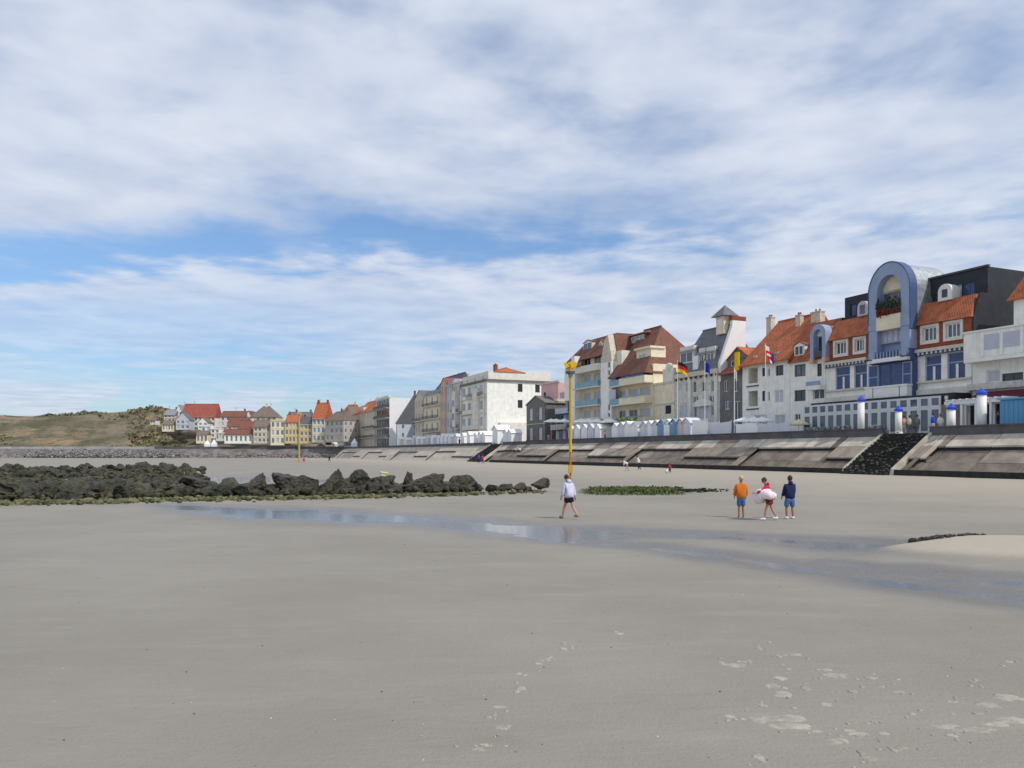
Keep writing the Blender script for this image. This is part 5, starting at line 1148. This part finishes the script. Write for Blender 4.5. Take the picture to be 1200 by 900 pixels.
LAB = {'w': ('white wooden beach cabin in row on promenade', 'white beach cabins on the promenade'), 'l': ('lavender grey beach cabin between white ones', 'lavender grey beach cabins on the promenade'), 'b': ('blue beach cabin at end of row before cream house', 'blue beach cabins on the promenade'), 'p': ('pale pink beach cabin beside blue one', None)}
def cabin(s, n, kind, sc=1., rz=0):
    r = PR[kind]
    if kind in used: r = copy_tree(r)
    used.add(kind); q = sn(s, n, PZ); r.location = q; r.rotation_euler = (0, 0, SROT+rz+random.uniform(-.04, .04)); r.scale = (sc, sc, sc); tag(r, LAB[kind][0], 'beach cabin', LAB[kind][1]); return r
for p, k in zip((669, 676, 684.5, 692, 700, 720.5, 728, 735, 743, 754.5, 761, 768.5), 'lwwlwwlwwlwl'): cabin(s_at(p, 6.3), 6.3, k, random.uniform(1.12, 1.22))
cabin(s_at(775, 6.3), 6.3, 'b', 1.18); cabin(s_at(782.5, 6.3), 6.3, 'w', 1.18); cabin(s_at(789, 6.3), 6.3, 'b', 1.18); cabin(s_at(797, 6.3), 6.3, 'p', 1.18); cabin(s_at(804, 6.3), 6.3, 'l', 1.18)
for p in (467, 475, 484, 488.5, 494.5, 500.5, 506, 513, 517.5, 522, 526.5, 534, 542, 549, 557, 562, 566.5, 592, 597): cabin(s_at(p, 6.4), 6.4, 'w' if random.random() < .88 else 'l', random.uniform(1.1, 1.3))
cabin(s_at(580, 6.), 6., 'w', 1.7)
# white tents, screens and terrace parasols
def screen(px0, px1, n, py, label, mat=CABW, h=None):
    b_ = Bld('canvas_screen', label, px0, px1, nf=n, cat='screen'); z = b_.z(px1, py); k = max(2, int(b_.W/1.6)); 
    for i in range(k): b_.mb('panel', MB().prism([(b_.W*i/k+.04, 0, .15), (b_.W*(i+1)/k-.04, .05, .15), (b_.W*(i+1)/k-.04, .05, z-random.uniform(0, .25)), (b_.W*i/k+.04, 0, z-random.uniform(0, .25))], (0, 0, 0), (0, .04, 0)), mat)
    for i in range(k+1): b_.mb('pole', MB().tube((b_.W*i/k, .1, 0), (b_.W*i/k, .1, z+.1), .035, .03, 6), PAINTW)
    return b_
screen(811, 828, 6.2, 491, 'plain white canvas screen left of lavender ones'); screen(829, 856, 6.8, 493, 'lavender grey canvas screen before slate roofed house', CABL); screen(862, 886, 6.4, 494, 'white canvas screen in front of loggia house'); screen(888, 925, 7.2, 493.5, 'long pale canvas screen beside loggia house door', CABL)
def parasol(px, n, pyt, r, mat, label, grp=None):
    q = sn(s_at(px, n), n, PZ) if n is not None else None; h = zat(pyt, q.y)-PZ; o = empty('parasol', q, 0, label, 'parasol', grp); MB().tube((0, 0, 0), (0, 0, h-.05), .04, .03, 8).build('pole', PAINTW, o)
    c_ = MB(); k = 8; rim = [(r*math.cos(2*math.pi*i/k), r*math.sin(2*math.pi*i/k), h-.55) for i in range(k)]; low = [(x, y, z-.16) for x, y, z in rim]
    for i in range(k): c_.add((rim[i], rim[(i+1) % k], (0, 0, h)), ((0, 1, 2),)); c_.quad(low[i], low[(i+1) % k], rim[(i+1) % k], rim[i])
    c_.build('canopy', mat, o); MB().tube((0, 0, 0), (0, 0, .1), .3, .28, 12).build('foot', GREYW, o); return o
for p in (872, 883, 893): parasol(p, 9, 488, 1.4, CABW, 'white parasol on terrace of loggia house', 'white parasols before the loggia house')
for p in (646, 652, 661, 682, 690, 700, 712, 716): parasol(p, 8.4, 490.5, 1.5, CABW, 'white parasol behind beach cabins by cream apartment house', 'white parasols behind the beach cabins')
parasol(936, 8.5, 491, 1.2, M('cream_canvas', (.70, .64, .42), var=.05), 'cream parasol before narrow arched bay house')
for p, c_, l in ((356, BLUEC, 'large bright blue parasol before pale yellow house'), (336, BLUEC, 'smaller blue parasol before ochre yellow house'), (385, BLUEC, 'blue parasol before grey rendered villa')):
    Yp = 336; q = at(p, Yp, PZ); h = {356: 5.2, 336: 3.8, 385: 3.4}[p]; o = empty('parasol', q, 0, l, 'parasol'); MB().tube((0, 0, 0), (0, 0, h-.05), .08, .06, 8).build('pole', PAINTW, o); k = 10; r = {356: 2.6, 336: 1.8, 385: 1.5}[p]
    c2_ = MB(); rim = [(r*math.cos(2*math.pi*i/k), r*math.sin(2*math.pi*i/k), h*.5) for i in range(k)]
    for i in range(k): c2_.add((rim[i], rim[(i+1) % k], (0, 0, h)), ((0, 1, 2),)); c2_.quad((rim[i][0], rim[i][1], h*.42), (rim[(i+1) % k][0], rim[(i+1) % k][1], h*.42), rim[(i+1) % k], rim[i])
    c2_.build('canopy', BLUEC, o)
# white tents at the bend, white boats of canvas
for p, h, w_ in ((376, 2.2, 1.6), (393, 3.6, 1.), (400, 2.8, 1.2), (409, 2., 2.), (415.5, 4.0, 1.2), (243, 3.6, 1.), (251, 4., 1.)):
    Yp = (sn(s_at(p, 7.5), 7.5).y if p > 395 else 336) if p > 300 else 337; q = at(p, Yp, PZ); o = empty('canvas_tent', q, 0, 'small white pointed tent on promenade at bend' if p > 300 else 'small white pointed tent below white hillside houses', 'tent', 'white tents at the bend' if p > 300 else 'white tents below the hillside'); MB().add([(-w_, -w_, 0), (w_, -w_, 0), (w_, w_, 0), (-w_, w_, 0), (-w_, -w_, h*.5), (w_, -w_, h*.5), (w_, w_, h*.5), (-w_, w_, h*.5), (0, 0, h)], ((0, 1, 5, 4), (1, 2, 6, 5), (2, 3, 7, 6), (3, 0, 4, 7), (4, 5, 8), (5, 6, 8), (6, 7, 8), (7, 4, 8))).build('canopy', CABW, o); MB().tube((0, 0, 0), (0, 0, h+.2), .05, .04, 6).build('pole', PAINTW, o)
# flags
def flag(px, n, py_top, py_bot, label, stripes, wpx, droop=0., pole_to=None, vertical=False):
    q = sn(s_at(px, n), n, PZ); Y = q.y; o = empty('flag_pole', q, 0, label, 'flag'); zt_ = zat(py_top, Y)-PZ; zb_ = zat(py_bot, Y)-PZ; w_ = wpx/F*Y
    MB().tube((0, 0, 0), (0, 0, zt_+.25), .06, .035, 8).build('pole', PAINTW, o)
    k = len(stripes); N_ = 10
    for i, mt in enumerate(stripes):
        m = MB(); vs = []
        for j in range(N_+1):
            f = j/N_; x = .05+w_*f*(1-.1*droop); yv_ = .12*math.sin(f*7.+i*.3); dz_ = -droop*f*f
            for e in (i, i+1): vs.append((x, yv_, zt_+(zb_-zt_)*e/k+dz_))
        m.add(vs, [(2*j, 2*j+1, 2*j+3, 2*j+2) for j in range(N_)]); ob = m.build('stripe', mt, o); sd = ob.modifiers.new('thickness', 'SOLIDIFY'); sd.thickness = .015
    return o
flag(794, 7.5, 424, 436, 'black, red and yellow striped flag on white pole', (FLAGK, FLAGR, FLAGY), 12, .7)
flag(826, 7.5, 425, 436, 'small blue flag hanging on a white pole', (FLAGB,), 6, .3)
flag(860.5, 7.0, 433, 443, 'tall white flag pole with a limp white flag', (WHITEF,), 3, .6)
# the red, white and blue flag that hangs over the loggia house's eaves
q = sn(s_at(897, 10.5), 10.5, PZ); o = empty('flag_pole', q, 0, 'limp red, white and blue crossed flag before orange roof', 'flag'); Y = q.y; zt_ = zat(404, Y)-PZ; MB().tube((0, 0, 0), (0, 0, zt_+.2), .06, .035, 8).build('pole', PAINTW, o)
for i, (mt, y0, y1, x0, x1) in enumerate(((WHITEF, 404, 411, 0, 5), (FLAGR, 410, 414, 1, 7), (WHITEF, 413.5, 417, 2, 7.5), (FLAGR, 416.5, 420, 2.5, 9), (FLAGB, 413, 424, 7.5, 10), (FLAGR, 420, 425, 4, 8), (WHITEF, 421, 424, 5, 7.6))):
    k = Y/F; MB().prism([(x0*k, -.03*i, zat(y1, Y)-PZ-.1), (x1*k, .05-.03*i, zat(y1, Y)-PZ-.35), (x1*k-.05, .05-.03*i, zat(y0, Y)-PZ-.3), (x0*k-.08, -.03*i, zat(y0, Y)-PZ)], (0, 0, 0), (0, .025, 0)).build('cloth', mt, o)
# parked planters and tables along the veranda (low greyish clutter)
for i, p in enumerate((948, 958, 969, 980, 992, 1022, 1034, 1066)):
    q = sn(s_at(p, 7.4), 7.4, PZ); o = empty('planter_box', q, SROT, 'grey planter box with leafy plants along glazed veranda', 'planter', 'planter boxes along the veranda'); MB().box(-.55, .55, -.25, .25, 0, .5).build('tub', M('grey_planter', (.30, .33, .36), var=.1), o)
    lf = MB()
    for j in range(40): lf.ball((random.uniform(-.5, .5), random.uniform(-.22, .22), random.uniform(.5, .95)), random.uniform(.07, .15), 5, 3, jit=.35)
    lf.build('plants', M('grey_green_leaves', (.12, .15, .13), var=.5, scale=3, c2=(.3, .33, .33)), o, )

# ------------------------------------------------------------------ people
def skinned(name, chains, mat, parent, sub=2):
    """chains: lists of ((x,y,z), r) or indices of earlier points; one continuous skin"""
    vs, rs, es = [], [], []
    for ch in chains:
        prev = None
        for it in ch:
            if isinstance(it, int): i = it
            else: vs.append(it[0]); rs.append(it[1]); i = len(vs)-1
            if prev is not None: es.append((prev, i))
            prev = i
    me = bpy.data.meshes.new(name); me.from_pydata(vs, es, []); o = mkobj(name, me, None, parent); me.materials.append(mat)
    sk = o.modifiers.new('skin', 'SKIN'); sk.use_smooth_shade = True
    for i, d in enumerate(me.skin_vertices[0].data):
        r = rs[i]; d.radius = (r, r) if not isinstance(r, tuple) else r; d.use_root = (i == 0)
    if sub: sb = o.modifiers.new('smooth', 'SUBSURF'); sb.levels = sub; sb.render_levels = sub
    return o
FOLD = bpy.data.textures.new('folds', 'CLOUDS'); FOLD.noise_scale = .11; FOLD.noise_depth = 2
def person(px, py, H, yaw, label, top, bottom, skin=SKIN, hair=HAIRD, shoes=None, stride=0., lean=0., arms=((.12, .0), (.12, .0)), shorts=True, hood=None, z=None, Y=None, headtilt=0., grp=None, longhair=False, bareleg=False, crouch=False, simple=False, spread=.085):
    if Y is None: X, Y = gpx(px, py, 0.)
    else: X = (px-600)/F*Y
    gz = float(ground_z(X, Y)) if z is None else z
    o = empty('person', (X, Y, gz), R(yaw), label, 'person', grp); k = H/1.75
    V = lambda x, y, zz__: (x*k, y*k, zz__*k)
    # joints; the figure faces +y in its own frame
    hipz = .92 if not crouch else .42; up = Vector((0, math.sin(lean), math.cos(lean)))
    pel = Vector((0, 0, hipz)); chest = pel+up*.40; neck = pel+up*.60; headc = neck+Vector((0, math.sin(lean+headtilt), math.cos(lean+headtilt)))*.10; crown = headc+Vector((0, math.sin(lean+headtilt), math.cos(lean+headtilt)))*.15
    T = lambda p: (p.x*k, p.y*k, p.z*k)
    legs = []
    for sgn, st in ((-1, stride), (1, -stride)):
        hip = Vector((sgn*spread, 0, hipz-.05))
        if crouch: knee = Vector((sgn*.13, .36, .50)); ank = Vector((sgn*.11, .06, .08))
        else:
            knee = hip+Vector((sgn*.01, .44*math.sin(st)+.03, -.42*math.cos(st))); an = st-.12-max(0, -st)*.5; ank = knee+Vector((sgn*.012, .42*math.sin(an), -.40*math.cos(an)))
            ank.z = max(.075, ank.z)
        legs.append((hip, knee, ank))
    ar = []
    for sgn, (out, fwd) in zip((-1, 1), arms):
        sh = pel+up*.495+Vector((sgn*.178, 0, 0)); el = sh+Vector((sgn*.28*math.sin(out), .28*math.sin(fwd)*math.cos(out), -.28*math.cos(fwd)*math.cos(out))); f2 = fwd*1.7+.15; wr = el+Vector((sgn*.25*math.sin(out*.5), .25*math.sin(f2), -.25*math.cos(f2))); ar.append((sh, el, wr))
    ch = [[(T(pel), (.135*k, .10*k)), (T(pel+up*.2), (.125*k, .095*k)), (T(chest), (.15*k, .10*k)), (T(pel+up*.53), (.10*k, .075*k)), (T(neck), .05*k), (T(headc-Vector((0, 0, .02))), .075*k), (T(headc+(crown-headc)*.5), .092*k), (T(crown), .06*k)]]
    n0 = 8
    for (hip, knee, ank) in legs:
        ch.append([0, (T(hip), .085*k), (T(hip.lerp(knee, .5)), .075*k), (T(knee), .054*k), (T(knee.lerp(ank, .35)), .056*k), (T(ank), .036*k), (T(ank+Vector((0, .10, -.045))), (.04*k, .03*k)), (T(ank+Vector((0, .17, -.052))), (.034*k, .02*k))])
    for (sh, el, wr) in ar:
        ch.append([2, (T(sh), .055*k), (T(sh.lerp(el, .5)), .046*k), (T(el), .038*k), (T(wr), .026*k), (T(wr+(wr-el).normalized()*.05), (.036*k, .02*k)), (T(wr+(wr-el).normalized()*.09), (.034*k, .016*k))])
    body = skinned('body', ch, skin, o, 1 if simple else 2)
    if not simple:                                     # fingers
        fm = MB()
        for sgn, (sh, el, wr) in zip((-1, 1), ar):
            d = (wr-el).normalized(); side = Vector((0, 1, 0)).cross(d).cross(d).normalized()
            for j, L in enumerate((.068, .08, .075, .058)):
                b0 = wr+d*.085+side*(-.027+.018*j); b1 = b0+d*L*.55+Vector((-sgn*.008, .006, 0)); b2 = b1+(d+Vector((-sgn*.45, .1, 0))).normalized()*L*.5; fm.tube(T(b0), T(b1), .0095*k, .009*k, 6).tube(T(b1), T(b2), .009*k, .007*k, 6)
            b0 = wr+d*.03+side*-.03; b1 = b0+d*.04+side*-.03; fm.tube(T(b0), T(b1), .012*k, .010*k, 6).tube(T(b1), T(b1+d*.03), .010*k, .008*k, 6)
        fm.build('fingers', skin, body)
        f = Vector((0, math.cos(lean+headtilt), -math.sin(lean+headtilt))); hc = headc+(crown-headc)*.35
        MB().ball(T(hc+f*.1), .018*k, 6, 4, (1, 1.2, 1.3)).ball(T(hc+Vector((.092, 0, 0))), .028*k, 6, 4, (.4, .8, 1.2)).ball(T(hc+Vector((-.092, 0, 0))), .028*k, 6, 4, (.4, .8, 1.2)).build('nose_and_ears', skin, body)
        MB().ball(T(hc+f*.09+Vector((.034, 0, .03))), .011*k, 6, 4).ball(T(hc+f*.09+Vector((-.034, 0, .03))), .011*k, 6, 4).build('eyes', DARK, body); MB().box(-.025*k, .025*k, (hc+f*.092).y*k, (hc+f*.097).y*k, (hc.z-.05)*k, (hc.z-.042)*k).build('mouth', M('lips', (.30, .1, .09)), body)
    # hair
    hd = headc+(crown-headc)*.62; hm_ = MB().ball(T(hd+Vector((0, -.022, .012))), .108*k, 12, 8, (.95, 1.02, 1.08), .05)
    if longhair: hm_.ball(T(hd+Vector((0, -.07, -.11))), .085*k, 10, 7, (1, .7, 1.5), .06)
    hm_.build('hair', hair, o, True)
    # clothing
    e = 1.22; tch = [[(T(pel-up*.10), (.205*k, .165*k)), (T(pel+up*.06), (.215*k, .17*k)), (T(chest), (.205*k, .155*k)), (T(pel+up*.53), (.105*k, .085*k)), (T(neck-up*.02), .062*k)]]
    for (sh, el, wr) in ar: tch.append([2, (T(sh-up*.015), .074*k), (T(sh.lerp(el, .5)), .084*k), (T(el), .074*k), (T(el.lerp(wr, .9)), .058*k)])
    if top:
        tp_ = skinned('top', tch, top, o, 1 if simple else 2)
        if not simple: dm_ = tp_.modifiers.new('folds', 'DISPLACE'); dm_.texture = FOLD; dm_.strength = .045; dm_.mid_level = .2; dm_.texture_coords = 'LOCAL'
    if bottom:
        bch = [[(T(pel+up*.08), (.17*k, .14*k)), (T(pel-Vector((0, 0, .10))), (.18*k, .15*k))]]
        for (hip, knee, ank) in legs:
            L = [(T(hip.lerp(knee, .35)), .118*k), (T(hip.lerp(knee, .55 if shorts else .6)), .112*k)]
            if shorts != 'brief': L += [(T(hip.lerp(knee, .92)), .11*k)]
            if not shorts: L += [(T(knee), .075*k), (T(knee.lerp(ank, .9)), .06*k)]
            bch.append([1]+L)
        skinned('shorts' if shorts else 'trousers', bch, bottom, o, 1 if simple else 2)
    if shoes:
        for (hip, knee, ank) in legs: skinned('shoe', [[(T(ank+Vector((0, -.05, -.01))), (.07*k, .065*k)), (T(ank+Vector((0, .05, -.025))), (.075*k, .06*k)), (T(ank+Vector((0, .18, -.035))), (.068*k, .045*k))]], shoes, o, 1 if simple else 2)
    if hood: MB().ball(T(neck+Vector((0, -.075, .0))), .1*k, 10, 7, (1.05, .7, .9), .05).build('hood', hood, o, True)
    return o
# yaw 0 looks away from the camera
person(667, 608.5, 1.58, 38, 'person in lilac hooded top and black shorts walking head bowed', LILAC, BLACKF, stride=.36, lean=.12, headtilt=.5, arms=((.2, .1), (.26, -.2)), shorts='brief', hood=LILAC, shoes=M('brown_shoe', (.25, .17, .13)), hair=HAIRD)
person(868.5, 607, 1.50, -4, 'blond child in orange top and blue shorts standing still', ORANGE, BLUEJ, hair=HAIRB, skin=SKIN2, arms=((.16, .2), (.16, .2)), spread=.075)
pp = person(902, 610, 1.50, 70, 'child in red hood holding a pink and white towel ring', REDF, M('wine_swimwear', (.16, .035, .04)), shoes=SHOEW, stride=.26, lean=.25, headtilt=.25, arms=((.5, .7), (.5, .5)), shorts='brief', hood=REDF, hair=HAIRD)
q = pp.matrix_basis.copy()
# the towel she carries rolled round her
m = MB(); vs = []; N_, K_ = 26, 12
for i in range(N_):
    f = i/(N_-1); a = R(-150)+R(300)*f; rr = .30+.05*math.sin(a*3); th = (.10+.075*math.sin(math.pi*f))*(1+.15*math.sin(f*19)); cxx, cyy, czz = rr*math.sin(a)*.95, .12+rr*math.cos(a)*.9, .88+.06*math.sin(f*9)+(-.05 if f > .7 else 0)
    for j in range(K_):
        b_ = 2*math.pi*j/K_; ex = th*math.cos(b_)*(1+.12*math.sin(5*b_+f*11)); ez = 1.35*th*math.sin(b_)*(1+.1*math.cos(3*b_+f*7)); vs.append((cxx+ex*math.sin(a), cyy+ex*math.cos(a), czz+ez))
m.add(vs, [(i*K_+j, i*K_+(j+1) % K_, (i+1)*K_+(j+1) % K_, (i+1)*K_+j) for i in range(N_-1) for j in range(K_)]+[tuple(range(K_)), tuple(range((N_-1)*K_, N_*K_))])
tw = m.build('towel', PINKF, None, True); tw.location = pp.location; tw.rotation_euler = pp.rotation_euler; tag(tw, 'bulky pink and white towel held round waist of child', 'towel')
person(925.5, 608.5, 1.52, 8, 'child in navy hooded top, denim shorts and white shoes', NAVY, BLUEJ, shoes=SHOEW, hair=HAIRD, skin=SKIN2, arms=((.12, .25), (.12, .25)), hood=NAVY, spread=.12)
# small far figures
FARP = [(735, 552, 1.55, 80, 'person in white top stooping at foot of wall', WHITEF, None, .9, False, None), (749, 551, 1.7, 100, 'person in white top and dark trousers leaning on wall foot', WHITEF, NAVY, .35, False, None),
        (785, 554.5, .95, 0, 'small child in red top at foot of wall', REDF, NAVY, 0, False, None), (781.5, 555, .8, 30, 'toddler in white crouching beside child in red', WHITEF, None, .3, True, None),
        (561, 543, 1.7, 0, 'person in blue top at foot of wall', CAPB, NAVY, 0, False, None), (565.5, 543.5, 1.6, 20, 'person in red top beside person in blue', REDF, NAVY, .1, False, None),
        (485, 538.5, 1.75, 90, 'person in dark clothes walking on sand under wall', BLACKF, BLACKF, 0, False, None), (386, 541, 1.9, 90, 'person in black walking near pink crouching figure', BLACKF, BLACKF, .2, False, None),
        (356, 541.5, 1.9, 0, 'person in hot pink crouching by ochre pole', PINKH, BLACKF, 0, True, None)]
for px, py, H, yaw, lab, tp, bt, lean, cr, _ in FARP:
    Yg = F*EYE/(py-HZ)
    for it in range(8): Yg = F*(EYE-float(ground_z((px-600)/F*Yg, Yg)))/(py-HZ)
    person(px, py, H, yaw, lab, tp, bt, Y=min(Yg, 235), lean=lean, crouch=cr, shorts=False, simple=True, stride=.2)
for px, n, H, yaw, lab, tp, bt in [(643, 6.2, 1.75, 0, 'person in coral top on promenade left of yellow marker', M('coral_fabric', (.70, .22, .12)), GREYW), (709, 5.8, 1.7, 90, 'person in pink top between white beach cabins', PINKH, BLACKF), (538.5, 5.8, 1.75, 0, 'person in red top beside white cabins', REDF, BLACKF), (1093, 6.4, 1.8, 40, 'person in blue jacket at head of dark stairs', CAPB, GREYW), (1059.5, 6.6, 1.7, 0, 'person in tan top behind short white post', M('tan_fabric', (.55, .32, .19)), GREYW), (1066, 6.9, 1.7, 30, 'person in grey walking behind short white post', GREYW, DGREY), (1075, 7.4, 1.75, -60, 'person in dark grey on promenade by stairs', DGREY, DGREY), (1102, 7.2, 1.7, 160, 'person in white blouse beside person in blue jacket', WHITEF, LBLUEW), (1170, 7.3, 1.7, 80, 'person in black by the sky blue kiosk', BLACKF, NAVY)]:
    q = sn(s_at(px, n), n, PZ); person(px, 0, H, yaw, lab, tp, bt, Y=q.y, z=PZ, shorts=False, simple=True, stride=.18)
for px, n, f in ((604, 2.6, .5), (609, 2.6, .5)):
    s_ = s_at(px, n); q = prof(s_, .45, 0); person(px, 0, 1.65, 150, 'person in white top sitting on sloping wall' if px > 606 else 'person in peach top sitting on sloping wall', WHITEF if px > 606 else SALMON, NAVY, Y=q.y, z=q.z, crouch=True, shorts=False, simple=True)
